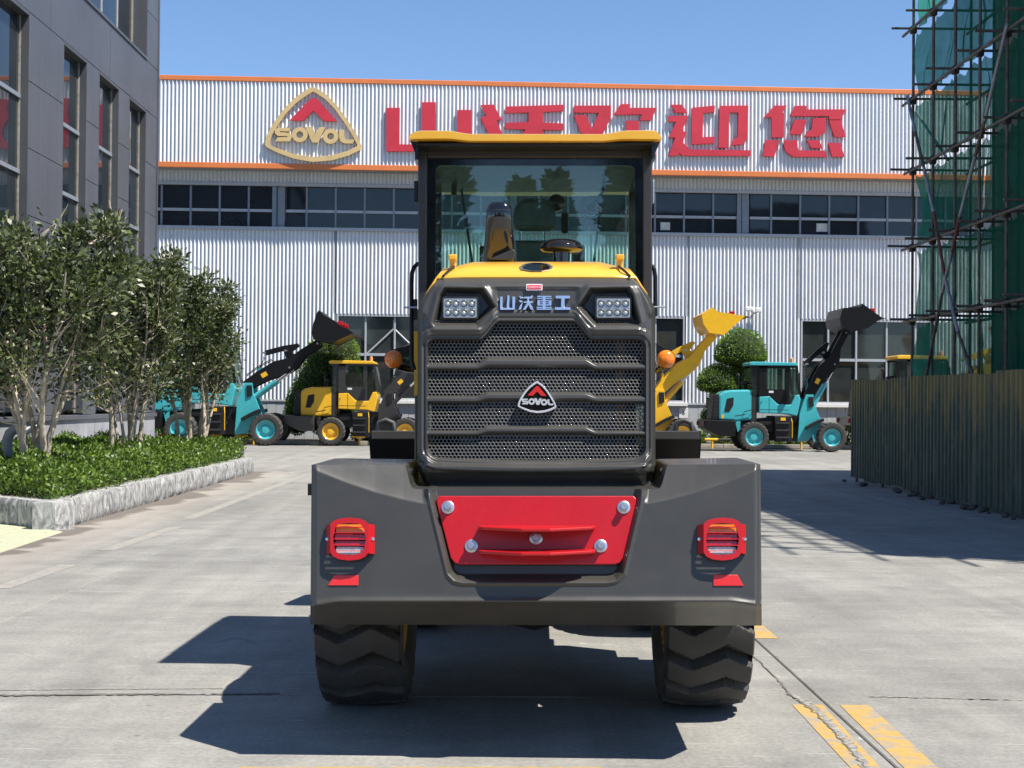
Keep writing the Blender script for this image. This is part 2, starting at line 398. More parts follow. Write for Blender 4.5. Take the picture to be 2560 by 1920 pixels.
def pane_mat(name, col, rough=.04):
    m, nt, out = new_mat(name); p = principled(nt, out, Roughness=rough); p.inputs['Specular IOR Level'].default_value = .55
    c = ramp(nt, noise(nt, .7, 4, .6, objco(nt), .5), [(.3, tuple(x * .7 for x in col)), (.7, tuple(x * 1.35 for x in col))]); nt.links.new(c, p.inputs['Base Color'])
    nt.links.new(bumpn(nt, noise(nt, .9, 2, .5, objco(nt)), .04, .05), p.inputs['Normal']); return m
pane_mat('dark_pane', (.012, .017, .024)); pane_mat('shop_pane', (.032, .037, .036), .06)
def cladding(name, x0, x1, z0, z1, y, holes=()):
    """trapezoid sheet: ribs 142 mm apart, 36 mm deep; holes = (x0,x1,z0,z1) openings from z0 to z1"""
    pitch = .142; prof = [(0, 0), (.028, 0), (.056, -.078), (.074, -.078)]
    xs = []
    k = math.floor(x0 / pitch)
    while k * pitch < x1:
        xs += [(k * pitch + a, y + b) for a, b in prof]; k += 1
    xs.append((k * pitch, y))
    mb = MB(); n = len(xs)
    def span(a, b, za, zb):
        idx = [i for i in range(n) if a <= xs[i][0] <= b]
        if len(idx) < 2: return
        vs = [(xs[i][0], xs[i][1], z) for z in (za, zb) for i in idx]; m_ = len(idx)
        mb.add(vs, [(i, i + 1, m_ + i + 1, m_ + i) for i in range(m_ - 1)])
    cuts = sorted(holes); cur = x0 - 1
    for hx0, hx1, hz0, hz1 in cuts:
        span(cur, hx0 + .001, z0, z1)
        if hz1 < z1: span(hx0 - pitch, hx1 + pitch, hz1, z1)
        if hz0 > z0: span(hx0 - pitch, hx1 + pitch, z0, hz0)
        cur = hx1 - .001
    span(cur, x1 + 1, z0, z1)
    return mb.obj(name, 'cladding', FAC, recalc=False)
X0, X1 = -20.0, 24.0
zt0, zt1 = fz(202, -OV), fz(190, -OV)                 # roof trim
zb0, zb1 = fz(419.5, -OV), fz(406, -OV)               # lower orange trim
zw1, zw0 = fz(463, 0), fz(565, 0)                     # window band
zp = fz(998.5, 0, 690)                                # top of the plinth
H0 = zt0
cladding('corrugated_cladding', X0, X1, zb1 - .02, zt0 + .02, -OV)
cladding('corrugated_cladding', X0, X1, zw1 + .12, zb1 + .4, 0)
Wn = [(fx(843, 0), fx(1068, 0), zp + .02, fz(784, 0, 843)), (fx(1480, 0), fx(1713, 0), zp + .02, fz(791, 0, 1713)), (fx(2002, 0), fx(2330, 0), zp + .02, fz(797, 0, 2002))]
cladding('corrugated_cladding', X0, X1, zp, zw0 - .1, 0, Wn)
MB().box(X0, X1, -OV - .09, -OV + .25, zt0, zt1).obj('roof_trim', 'orange_trim', FAC, bevel=.015)
mb = MB(); x = X0
MB().box(X0, X1, -OV - .09, -OV + .06, zb0, zb1).obj('band_trim', 'orange_trim', FAC, bevel=.012)
MB().box(X0, X1, -OV + .07, .3, zb0 + .03, zb0 + .08).obj('soffit', 'soffit', FAC)
MB().box(X0, X1, -.10, .05, zw1 + .005, zw1 + .13).obj('window_head', 'trim_grey', FAC, bevel=.01)
MB().box(X0, X1, -.14, .05, zw0 - .12, zw0).obj('window_sill', 'trim_grey', FAC, bevel=.01)
MB().box(X0, X1, .32, 20, .0, zt0 - .3).obj('hall_body', 'soffit', FAC)
# strip window: panes, mullions, transom
px0 = 694; step = 72.6
zt = (fz(521, 0) + fz(526.5, 0)) / 2
panes = {}
ks = range(-6, 24)
for k in ks:
    xa, xb = fx(px0 + step * k, 0, 520), fx(px0 + step * (k + 1), 0, 520)
    if (k + 1) % 8 == 0: xb -= .18
    if k % 8 == 0: xa += .30
    for za, zb in ((zw0, zt - .05), (zt + .05, zw1)):
        a1, a2, a3 = (random.uniform(0, .012) for _ in range(3)); MB().prism([(xa + .03, .09 + a1, za), (xb - .03, .09 + a2, za), (xb - .03, .09 + a2 + a3 - a1, zb), (xa + .03, .09 + a3, zb)], [(xa + .03, .125, za), (xb - .03, .125, za), (xb - .03, .125, zb), (xa + .03, .125, zb)]).obj('window_pane', 'dark_pane', FAC)
    xm = fx(px0 + step * k, 0, 520)
    if k % 8 == 0:
        MB().box(xm - .2, xm - .04, -.02, .14, zw0, zw1).obj('mullion', 'frame_grey', FAC, bevel=.01)
        MB().box(xm - .01, xm + .26, .03, .14, zw0, zw1).obj('column_cover', 'frame_grey', FAC, bevel=.01)
    else: MB().box(xm - .035, xm + .035, .0, .14, zw0, zw1).obj('mullion', 'frame_grey', FAC, bevel=.008)
    MB().box(xa, xb, .02, .14, zt - .05, zt + .05).obj('transom', 'trim_grey', FAC)
pbr('paper', (.62, .62, .55), .8)
for (a, b, c, d) in ((1651, 1675, 556, 575), (2041, 2071, 559, 579)):
    p, q = FF.hit(a, d, .095), FF.hit(c if False else b, c, .095)
    MB().box(p.x, q.x, .085, .098, p.z, q.z).obj('paper_sheet', 'paper', FAC)
# ground-floor windows
def shop_window(hole, mull, trans, name='workshop_window'):
    x0, x1, z0, z1 = hole; w = MB()
    w.ring([(x0, -.05, z0), (x1, -.05, z0), (x1, -.05, z1), (x0, -.05, z1)], [(x0 + .07, -.05, z0 + .07), (x1 - .07, -.05, z0 + .07), (x1 - .07, -.05, z1 - .09), (x0 + .07, -.05, z1 - .09)],
           [(x0, .16, z0), (x1, .16, z0), (x1, .16, z1), (x0, .16, z1)], [(x0 + .07, .16, z0 + .07), (x1 - .07, .16, z0 + .07), (x1 - .07, .16, z1 - .09), (x0 + .07, .16, z1 - .09)])
    W_ = w.obj(name, 'trim_grey', FAC)
    xs = [x0 + .07] + mull + [x1 - .07]; zs = [z0 + .07, trans, z1 - .09]
    for a, b in zip(xs[:-1], xs[1:]):
        for c, d in zip(zs[:-1], zs[1:]):
            MB().box(a + .02, b - .02, .10 + random.uniform(0, .01), .13, c + .02, d - .02).obj('pane', 'shop_pane', W_)
    for a in mull: MB().box(a - .035, a + .035, .02, .15, z0 + .07, z1 - .09).obj('mullion', 'trim_grey', W_, bevel=.008)
    for a, b in zip(xs[:-1], xs[1:]): MB().box(a + .035, b - .035, .03, .15, trans - .05, trans + .05).obj('transom', 'trim_grey', W_)
    MB().box(x0 - .1, x1 + .1, -.16, .02, z0 - .14, z0 - .005).obj('window_ledge', 'white_plastic', FAC, bevel=.01)
    return W_
w1 = shop_window(Wn[0], [fx(915, 0), fx(988, 0)], fz(886, 0, 915))
for a, b in (((918, 884), (985, 822)), ((985, 822), (1050, 884)), ((985, 822), (985, 800))):
    A, B = FF.hit(*a, .06), FF.hit(*b, .06); MB().tube([A, B], .035, 6).obj('brace', 'trim_grey', w1)
shop_window(Wn[1], [fx(1560, 0), fx(1640, 0)], fz(890, 0, 1700))
shop_window(Wn[2], [fx(2072, 0), fx(2142, 0), fx(2218, 0), fx(2290, 0)], fz(900, 0, 2100))
# plinth: upright sheet panels
MB().box(X0, X1, -.07, .03, zp - .08, zp - .001).obj('plinth_cap', 'trim_grey', FAC, bevel=.01)
k = 0; x = X0
while x < X1:
    MB().box(x + .006, x + .344, -.03 - .004 * (k % 2), .03, 0, zp - .09).obj('plinth_panel', 'plinth_panel', FAC); x += .35; k += 1

# -- sign characters on the upper band
def poly_thing(name, polys, conv, mat, m, label, cat, group, y1, y0, parts='stroke'):
    t = empty(name, m=m, label=label, cat=cat, group=group)
    for P in polys:
        f = [FF.hit(*conv(p), y0) for p in P]; b = [Vector((p.x, y1, p.z)) for p in f]
        MB().prism(f, b).obj(parts, mat, t)
    return t
cA = lambda p: (1160 + p[0] * .2351, 240 + p[1] * .2351)
cB = lambda p: (1640 + p[0] * .22604, 240 + p[1] * .22604)
cS = lambda p: (600 + p[0] * .36166, 180 + p[1] * .36166)
cC = lambda p: (640 + p[0] * .135624, 200 + p[1] * .135624)
SY0, SY1 = -OV - .19, -OV - .076
G = 'red sign characters along the factory facade'
poly_thing('sign_character', [[(1012, 247), (1105, 247), (1103, 500), (1256, 500), (1258, 208), (1352, 208), (1352, 500), (1502, 500), (1502, 262), (1597, 262), (1597, 548), (1012, 548)]],
           cS, 'sign_red', FM, 'first red sign character on the facade, next to the golden emblem', 'sign', G, SY1, SY0)
poly_thing('sign_character', [[(180, 95), (315, 90), (385, 225), (400, 250), (345, 262), (400, 383), (380, 540), (200, 640), (180, 560), (270, 480), (250, 383), (175, 232), (235, 208)],
           [(440, 112), (1062, 92), (1057, 160), (842, 170), (838, 283), (1057, 292), (1055, 362), (825, 358), (1060, 640), (930, 640), (745, 470), (560, 640), (430, 640), (640, 375), (655, 355), (440, 348), (440, 285), (685, 275), (688, 176), (442, 180)]],
           cA, 'sign_red', FM, 'second red sign character on the facade, its lower half behind the yellow cab roof', 'sign', G, SY1, SY0)
poly_thing('sign_character', [[(1170, 102), (1562, 100), (1560, 235), (1480, 400), (1570, 620), (1440, 620), (1370, 520), (1270, 640), (1150, 640), (1290, 410), (1235, 383), (1170, 203), (1300, 200), (1358, 355), (1435, 178), (1170, 175)],
           [(1665, 85), (1770, 85), (1755, 125), (2050, 125), (1990, 258), (1868, 258), (1895, 195), (1590, 200)],
           [(1725, 262), (1858, 262), (1858, 380), (2050, 640), (1920, 640), (1800, 500), (1680, 640), (1560, 640), (1725, 400)]],
           cA, 'sign_red', FM, 'third red sign character, above the right part of the yellow cab roof', 'sign', G, SY1, SY0)
poly_thing('sign_character', [[(162, 95), (290, 95), (345, 183), (220, 183)],
           [(138, 222), (355, 218), (290, 390), (335, 392), (298, 515), (375, 590), (1048, 600), (1045, 662), (295, 660), (258, 628), (248, 660), (138, 660), (215, 460), (142, 458), (222, 285), (138, 283)],
           [(400, 130), (652, 105), (648, 178), (522, 190), (518, 455), (650, 450), (645, 522), (392, 535)],
           [(705, 108), (1022, 105), (1010, 480), (960, 535), (845, 543), (835, 530), (862, 470), (905, 455), (912, 182), (808, 182), (800, 572), (692, 570)]],
           cB, 'sign_red', FM, 'fourth red sign character on the facade, just right of the cab roof', 'sign', G, SY1, SY0)
poly_thing('sign_character', [[(1310, 105), (1448, 105), (1395, 180), (1418, 185), (1412, 455), (1278, 457), (1278, 238), (1195, 235)],
           [(1535, 108), (1670, 108), (1662, 148), (2105, 148), (2045, 260), (1915, 260), (1912, 222), (1490, 222)],
           [(1530, 262), (1668, 265), (1612, 425), (1480, 422)], [(1735, 245), (1882, 242), (1875, 400), (1790, 450), (1645, 448), (1670, 400), (1720, 370)],
           [(1915, 268), (2048, 268), (2095, 452), (1972, 452)], [(1215, 488), (1362, 488), (1310, 668), (1180, 665)],
           [(1418, 488), (1562, 488), (1572, 600), (1868, 605), (1892, 672), (1520, 672), (1440, 620), (1418, 560)],
           [(1668, 488), (1805, 488), (1842, 575), (1722, 575)], [(1908, 518), (2040, 518), (2085, 672), (1948, 672)]],
           cB, 'sign_red', FM, 'fifth and last red sign character on the facade, nearest the green scaffold', 'sign', G, SY1, SY0)
EMB_O = [(1050, 125), (1120, 150), (1300, 270), (1500, 480), (1700, 760), (1860, 1010), (1940, 1200), (1930, 1285), (1700, 1395), (1400, 1480), (1050, 1510), (700, 1450), (400, 1340), (200, 1240), (160, 1190), (200, 1010), (330, 780), (500, 550), (700, 340), (900, 195), (1000, 135)]
EMB_I = [(1055, 210), (1090, 230), (1270, 345), (1450, 530), (1620, 770), (1780, 1020), (1865, 1190), (1862, 1220), (1670, 1310), (1380, 1390), (1050, 1420), (720, 1370), (440, 1270), (260, 1205), (248, 1180), (290, 1020), (400, 830), (560, 610), (740, 420), (920, 290), (1020, 230)]
EMB_CH = [(1060, 330), (1120, 340), (1490, 760), (1250, 755), (1062, 565), (870, 748), (620, 742), (1010, 340)]
EMB_L = [[(345, 915), (400, 878), (635, 882), (610, 945), (445, 940), (440, 960), (620, 975), (665, 1010), (660, 1060), (625, 1128), (350, 1128), (400, 1055), (580, 1050), (580, 1035), (400, 1030), (350, 980)],
         [(910, 860), (1040, 865), (1095, 1000), (1160, 870), (1275, 862), (1150, 1150), (1030, 1148)],
         [(1530, 912), (1625, 912), (1620, 1040), (1660, 1095), (1815, 1095), (1785, 1170), (1620, 1165), (1560, 1130), (1532, 1060)]]
EMB_RINGS = [(806, 1005), (1375, 1035)]
def oval(c, rx, ry, n=24): return [(c[0] + rx * math.cos(2 * math.pi * k / n) * (1.0), c[1] + ry * math.sin(2 * math.pi * k / n)) for k in range(n)]
emb = empty('sign_emblem', m=FM, label='large golden rounded triangle emblem with red chevron and golden letters on facade', cat='emblem')
def fhit(P, conv, y): return [FF.hit(*conv(p), y) for p in P]
def back(f, y): return [Vector((p.x, y, p.z)) for p in f]
fo, fi = fhit(EMB_O, cC, SY0), fhit(EMB_I, cC, SY0)
MB().ring(fo, fi, back(fo, SY1), back(fi, SY1)).obj('emblem_ring', 'sign_gold', emb)
f = fhit(EMB_CH, cC, SY0); MB().prism(f, back(f, SY1)).obj('chevron', 'sign_red', emb)
for P in EMB_L:
    f = fhit(P, cC, SY0 - .02); MB().prism(f, back(f, SY1)).obj('letter', 'sign_gold', emb)
for c in EMB_RINGS:
    fo, fi = fhit(oval(c, 146, 140), cC, SY0 - .02), fhit(oval(c, 62, 62), cC, SY0 - .02)
    MB().ring(fo, fi, back(fo, SY1), back(fi, SY1)).obj('letter', 'sign_gold', emb)
# bay number, security camera
bn = empty('bay_number_sign', m=FM, label='small white square sign with the number 5 on the plinth', cat='sign')
p, q = FF.hit(1698, 1045, -.06), FF.hit(1720, 1020, -.06)
MB().box(p.x, q.x, -.062, -.036, p.z, q.z).obj('plate', 'white_plastic', bn, bevel=.004)
text('numeral', '5', 'black_plastic', bn, Matrix.Translation(((p.x + q.x) / 2, -.066, (p.z + q.z) / 2)) @ Matrix.Rotation(R(90), 4, 'X'), .24)
sc = empty('security_camera', m=FM, label='white security camera with bracket on the corrugated wall above the round topiary', cat='camera')
c0 = FF.hit(1884, 777, -.3)
MB().box(c0.x - .34, c0.x - .02, -.46, -.26, c0.z - .02, c0.z + .14).obj('camera_body', 'white_plastic', sc, bevel=.03)
MB().box(c0.x + .05, c0.x + .30, -.40, -.22, c0.z - .06, c0.z + .12).obj('camera_body', 'white_plastic', sc, bevel=.03)
MB().tube([(c0.x, .0, c0.z - .12), (c0.x, -.3, c0.z - .1), (c0.x - .1, -.33, c0.z)], .03, 8).obj('bracket', 'trim_grey', sc)
MB().tube([(c0.x, -.3, c0.z - .1), (c0.x + .16, -.31, c0.z - .02)], .03, 8).obj('bracket', 'trim_grey', sc)

# ================================================================== LEFT OFFICE BUILDING
BX = -9.0
OFF = empty('office_building', (BX, 30, 0), label='dark grey panelled building with tall slit windows behind the planter', cat='building')
def brushed(name, col):
    m, nt, out = new_mat(name); p = principled(nt, out, Roughness=.5, Metallic=.0); co = objco(nt)
    mp = N(nt, 'ShaderNodeMapping'); mp.inputs['Scale'].default_value = (1, 1, 26); nt.links.new(co, mp.inputs[0])
    n1 = noise(nt, 1.0, 2, .5, mp.outputs[0]); n2 = noise(nt, .5, 5, .6, co)
    c = ramp(nt, n2, [(.3, tuple(x * .85 for x in col)), (.7, tuple(x * 1.15 for x in col))])
    streak = N(nt, 'ShaderNodeMapping'); streak.inputs['Scale'].default_value = (3, 3, .15); nt.links.new(co, streak.inputs[0])
    c = mixc(nt, .5, c, ramp(nt, noise(nt, 2, 5, .65, streak.outputs[0]), [(.3, (.82, .82, .82)), (.7, (1.15, 1.15, 1.15))]), 'MULTIPLY')
    nt.links.new(c, p.inputs['Base Color']); nt.links.new(bumpn(nt, n1, .25, .01), p.inputs['Normal']); return m
brushed('facade_panel', (.088, .096, .112)); brushed('reveal_panel', (.072, .076, .084)); pane_mat('office_pane', (.02, .028, .035), .02)
pbr('plinth_concrete', (.30, .31, .33), .7, var=.25, scale=1.2, bump=.3, bscale=20); pbr('sealant', (.33, .30, .25), .8, var=.3, scale=8)
yb = -30.0
def obox(name, mat, x0, x1, y0, y1, z0, z1, bevel=.0): return MB().box(x0, x1, y0 + yb, y1 + yb, z0, z1).obj(name, mat, OFF, bevel=bevel)
joints = [1.16, 2.45, 3.74, 5.03, 6.32, 7.61, 8.93]
wins = [(17.7, 19.35), (20.35, 22.0), (23.0, 24.65), (25.65, 27.3), (29.5, 31.15), (32.15, 33.8), (34.8, 36.42)]
edges = [14.0] + [e for w_ in wins for e in w_] + [37.6]
for a, b in zip(edges[0::2], edges[1::2]):                     # panels between the slits
    if b - a < .1: continue
    for z0, z1 in zip(joints[:-1], joints[1:]):
        obox('facade_panel', 'facade_panel', -.06, 0 - random.uniform(0, .006), a + .008, b - .008, z0 + .008, z1 - .008)
for a, b in ((14, 18.4), (18.4, 23.4), (23.4, 28.6), (28.6, 33.0), (33.0, 37.6)):
    obox('facade_panel', 'facade_panel', -.06, .0, a + .008, b - .008, 8.938, 10.2)
for a, b in wins:
    w_ = obox('window_frame', 'frame_grey', -.21, -.15, a + .0, a + .06, 1.2, 8.9)
    for z0, z1 in zip((1.2, 2.95, 4.4, 5.85, 7.3), (2.95, 4.4, 5.85, 7.3, 8.9)):
        MB().box(-.205, -.19, a + .07 + yb, b - .03 + yb, z0 + .04, z1 - .04).obj('pane', 'office_pane', w_)
        if z0 > 1.3: MB().box(-.20, -.14, a + .06 + yb, b + yb - .02, z0 - .04, z0 + .04).obj('transom', 'frame_grey', w_)
    obox('window_reveal', 'reveal_panel', -.21, -.002, b - .012, b + .008, 1.2, 8.9)
    obox('window_reveal', 'reveal_panel', -.21, -.002, a - .006, a + .012, 1.2, 8.9)
    obox('window_reveal', 'reveal_panel', -.21, -.002, a, b, 8.86, 8.93)
    obox('seal', 'sealant', -.19, -.155, b - .03, b - .013, 1.2, 8.9)
# upper storey: band of wide panes
obox('window_sill', 'facade_panel', -.42, .03, 14.0, 36.42, 10.205, 10.27)
ys = [14, 16, 18, 20, 22, 24, 26, 27.5, 29, 30.5, 32, 33.6, 35.0, 36.42]
uw = obox('window_frame', 'frame_grey', -.46, -.42, 14, 36.42, 10.3, 10.36)
for a, b in zip(ys[:-1], ys[1:]):
    MB().box(-.42, -.40, a + yb + .02, b + yb - .02, 10.36, 13.6).obj('pane', 'office_pane', uw)
    MB().box(-.43, -.37, a + yb - .02, a + yb + .02, 10.36, 13.6).obj('mullion', 'trim_grey', uw)
obox('window_reveal', 'reveal_panel', -.42, -.002, 36.42, 36.44, 10.27, 13.6)
obox('seal', 'sealant', -.40, -.36, 36.39, 36.418, 10.3, 13.6)
for z0, z1 in ((10.21, 11.5), (11.5, 12.8), (12.8, 14.1)): obox('facade_panel', 'facade_panel', -.06, 0, 36.45, 37.6, z0 + .008, z1 - .008)
obox('facade_panel', 'facade_panel', -.06, 0, 14, 36.44, 13.6, 14.8)
obox('corner_post', 'facade_panel', -.3, .03, 37.6, 37.68, 1.0, 14.8)
obox('wall', 'plinth_concrete', -14, -.47, 14, 37.58, 0, 14.7)
obox('plinth_ledge', 'facade_panel', -.45, .07, 14, 37.7, 1.06, 1.155, .008)
k = 14.0
while k < 37.5: obox('plinth_slab', 'plinth_concrete', -.45, .02, k + .006, min(k + 3.0, 37.66) - .006, 0, 1.06); k += 3.0

# ================================================================== SCAFFOLD AND BUILDING SHELL ON THE RIGHT
SX = 8.62; SY_ = [29.25 - 1.35 * k for k in range(0, 14)]; SZ = [.25, 1.72, 3.25, 4.77, 6.36, 7.83, 9.30, 10.85, 12.4]
pbr('scaffold_tube', (.16, .13, .11), .6, metal=.4, var=.45, scale=5); pbr('scaffold_grey', (.36, .37, .40), .5, metal=.4, var=.3, scale=5)
pbr('scaffold_red', (.20, .06, .055), .6, var=.4, scale=4); pbr('shell_wall', (.22, .23, .2), .9, var=.3, scale=.6, bump=.4, bscale=12)
pbr('coupler', (.05, .045, .04), .7, metal=.3, var=.3)
m, nt, out = new_mat('green_net')
tr = N(nt, 'ShaderNodeBsdfTransparent', Color=(.66, .90, .80, 1)); df = N(nt, 'ShaderNodeBsdfDiffuse', Color=(.028, .165, .115, 1)); tl = N(nt, 'ShaderNodeBsdfTranslucent', Color=(.05, .36, .25, 1))
a_ = N(nt, 'ShaderNodeMixShader', Fac=.5); nt.links.new(df.outputs[0], a_.inputs[1]); nt.links.new(tl.outputs[0], a_.inputs[2])
mx = nt.nodes.new('ShaderNodeMixShader'); nt.links.new(ramp(nt, noise(nt, 1.1, 6, .7, wpos(nt), .6), [(.3, (.66, .66, .66)), (.7, (.88, .88, .88))]), mx.inputs[0])
nt.links.new(tr.outputs[0], mx.inputs[1]); nt.links.new(a_.outputs[0], mx.inputs[2]); nt.links.new(mx.outputs[0], out.inputs[0])
SH = empty('building_under_renovation', (10.3, 20, 0), label='building shell hidden behind green scaffold netting', cat='building')
MB().box(0, 12, -9.2, 9.2, 0, 11.6).obj('wall', 'shell_wall', SH)
MB().box(-.25, 12, -9.3, 9.3, 11.6, 12.1).obj('parapet', 'shell_wall', SH, bevel=.02)
SCF = empty('scaffold', (SX, 20, 0), label='tube scaffold with couplers and braces wrapped in green netting', cat='scaffold')
def st(a, b, mat='scaffold_tube', name='tube', r=.03): return MB().tube([Vector(a) - Vector((SX, 20, 0)), Vector(b) - Vector((SX, 20, 0))], r, 8).obj(name, mat, SCF, smooth=50)
for y in SY_:
    st((SX, y, 0), (SX, y, 13.2), name='standard'); st((SX + 1.2, y, 0), (SX + 1.2, y, 13.2), name='standard')
    for z in SZ:
        st((SX - .45 - random.uniform(-.12, .1), y + .05, z + .05), (SX + 1.35, y + .05, z + .05 + random.uniform(-.02, .02)), name='transom_tube', r=.026)
        MB().box(-.06, .06, y - 20 - .07, y - 20 + .08, z - .07, z + .09).obj('coupler', 'coupler', SCF, bevel=.02)
for z in SZ:
    st((SX - .05, 11.0, z), (SX - .05, 29.65 + random.uniform(0, .2), z + .02), name='ledger'); st((SX + 1.2, 11, z), (SX + 1.2, 29.5, z), name='ledger')
def brace(pts):
    P = [at_x(px, py, SX - .1) for px, py in pts]
    for i, (a, b) in enumerate(zip(P[:-1], P[1:])): st(a, b, ('scaffold_grey', 'scaffold_tube', 'scaffold_grey', 'scaffold_red')[i % 4], 'brace', .033)
brace([(2268, 240), (2288, 330), (2310, 420), (2334, 530), (2362, 690), (2395, 830), (2440, 960)])
brace([(2518, 60), (2462, 300), (2438, 390), (2400, 540), (2380, 630), (2356, 730), (2312, 960)])
st(at_x(2290, 280, SX + .6), at_x(2370, 400, SX + .6), 'scaffold_grey', 'brace')
for zi, (z0, z1) in enumerate(zip(SZ[1:-1], SZ[2:])):
    for seg in range(3):
        ya, yb_ = 29.3 - seg * 4.05, 29.3 - (seg + 1) * 4.05
        nu, nv = 70, 12; vs = []
        for j in range(nv + 1):
            for i in range(nu + 1):
                t, s_ = i / nu, j / nv; y = ya + (yb_ - ya) * t
                scallop = abs(math.sin(t * math.pi * 9)) * .10 + .03
                zz = z0 + .05 + (z1 - z0 - .05 - scallop) * s_
                x = .10 + .07 * math.sin(y * 2.1 + zi * 1.7 + seg) * math.sin(s_ * math.pi) + .035 * math.sin(y * 5.3 + s_ * 4 + zi) + .028 * math.sin(y * 13 + 3 * math.sin(s_ * 5 + zi)) * (1 - .5 * s_)
                vs.append((x, y - 20, zz))
        np_mesh('net_panel', vs, [(j * (nu + 1) + i, j * (nu + 1) + i + 1, (j + 1) * (nu + 1) + i + 1, (j + 1) * (nu + 1) + i) for j in range(nv) for i in range(nu)], 'green_net', SCF, 180)

# ================================================================== HOARDING
m, nt, out = new_mat('rusty_sheet'); p = principled(nt, out, Roughness=.55); pos = wpos(nt)
mp = N(nt, 'ShaderNodeMapping'); mp.inputs['Scale'].default_value = (1, 2.4, .55); nt.links.new(pos, mp.inputs[0])
sx = N(nt, 'ShaderNodeSeparateXYZ'); nt.links.new(pos, sx.inputs[0])
n1 = noise(nt, 1.3, 8, .72, mp.outputs[0], .5); n2 = noise(nt, 6, 6, .7, mp.outputs[0], .3)
c = ramp(nt, n2, [(.3, (.018, .045, .035)), (.7, (.04, .085, .065))])
hz = N(nt, 'ShaderNodeMapRange'); hz.inputs['From Min'].default_value = .7; hz.inputs['From Max'].default_value = 1.8; nt.links.new(sx.outputs[2], hz.inputs[0])
rustm = ramp(nt, mathn(nt, 'ADD', mathn(nt, 'MULTIPLY', hz.outputs[0], .22), n1), [(.60, (0, 0, 0)), (.76, (1, 1, 1))])
palem = ramp(nt, mathn(nt, 'SUBTRACT', noise(nt, 1.6, 8, .7, mp.outputs[0], .8), mathn(nt, 'MULTIPLY', hz.outputs[0], .2)), [(.50, (0, 0, 0)), (.64, (1, 1, 1))])
c = mixc(nt, mathn(nt, 'MULTIPLY', palem, .5), c, (.18, .18, .15)); c = mixc(nt, mathn(nt, 'MULTIPLY', rustm, .75), c, (.23, .175, .05))
nt.links.new(c, p.inputs['Base Color'])
HO = empty('site_hoarding', (7.1, 20, 0), label='weathered green corrugated metal hoarding with rust in front of the scaffold', cat='fence')
prof = [(0, 0), (.06, 0), (.085, -.03), (.145, -.03), (.17, 0)]
y = 28.1; k = 0
while y > 8:
    vs = []; n_ = 0
    for r_ in range(5):
        for a, b in prof[:-1] + ([prof[-1]] if r_ == 4 else []): vs.append((b + .012 * (k % 2), a + r_ * .19)); n_ += 1
    top = 2.0 + random.uniform(-.025, .025); bot = .05 + random.uniform(0, .05); ph = random.uniform(0, 6)
    V = [(vx + .015 * math.sin(ph + vy), y - .95 + vy - 20, z) for z in (bot, top) for vx, vy in vs]
    MB().add(V, [(i, i + 1, n_ + i + 1, n_ + i) for i in range(n_ - 1)]).obj('corrugated_sheet', 'rusty_sheet', HO, recalc=False); y -= .90; k += 1
yy = 28.0
while yy > 8: MB().tube([(.07, yy - 20, 0), (.07, yy - 20, 1.95)], .03, 8).obj('post', 'scaffold_tube', HO); yy -= 1.86
for z in (.5, 1.5): MB().tube([(.03 + .06, -12, z), (.09, 8.1, z)], .022, 6).obj('rail', 'scaffold_tube', HO)
pbr('rubble', (.10, .09, .075), .95, var=.4, scale=10)
for k in range(26):
    yy = random.uniform(18, 28); s_ = random.uniform(.03, .08)
    o = MB().lathe([(.4 * s_, 0), (s_, .3 * s_), (.85 * s_, .8 * s_), (.3 * s_, s_)], (7.0 + random.uniform(-.12, .12), yy, 0), n=7).obj('rubble_stone', 'rubble', GROUND)
# ================================================================== PLANTER, HEDGE, TREES
PXE = (ground(152, 1327).x + ground(632, 1182).x) / 2; PY0 = ground(152, 1327).y; PY1 = ground(632, 1182).y
m, nt, out = new_mat('rough_stone'); p = principled(nt, out, Roughness=.8); co = wpos(nt)
mp = N(nt, 'ShaderNodeMapping'); mp.inputs['Scale'].default_value = (1, 1.2, .5); mp.inputs['Rotation'].default_value = (.5, 0, 0); nt.links.new(co, mp.inputs[0])
n1 = noise(nt, 6, 8, .7, mp.outputs[0], 1.8); n2 = noise(nt, 40, 4, .6, co)
c = ramp(nt, n1, [(.36, (.10, .10, .11)), (.47, (.27, .27, .27)), (.60, (.52, .52, .50))]); c = mixc(nt, .4, c, ramp(nt, n2, [(.3, (.75, .75, .75)), (.7, (1.1, 1.1, 1.1))]), 'MULTIPLY')
nt.links.new(c, p.inputs['Base Color']); nt.links.new(bumpn(nt, n1, .7, .03), p.inputs['Normal'])
pbr('soil', (.06, .045, .032), .95, var=.3, scale=8)
PL = empty('planter', (PXE, PY0, 0), label='low rough grey white stone planter wall along the road', cat='planter')
from mathutils import noise as mnoise
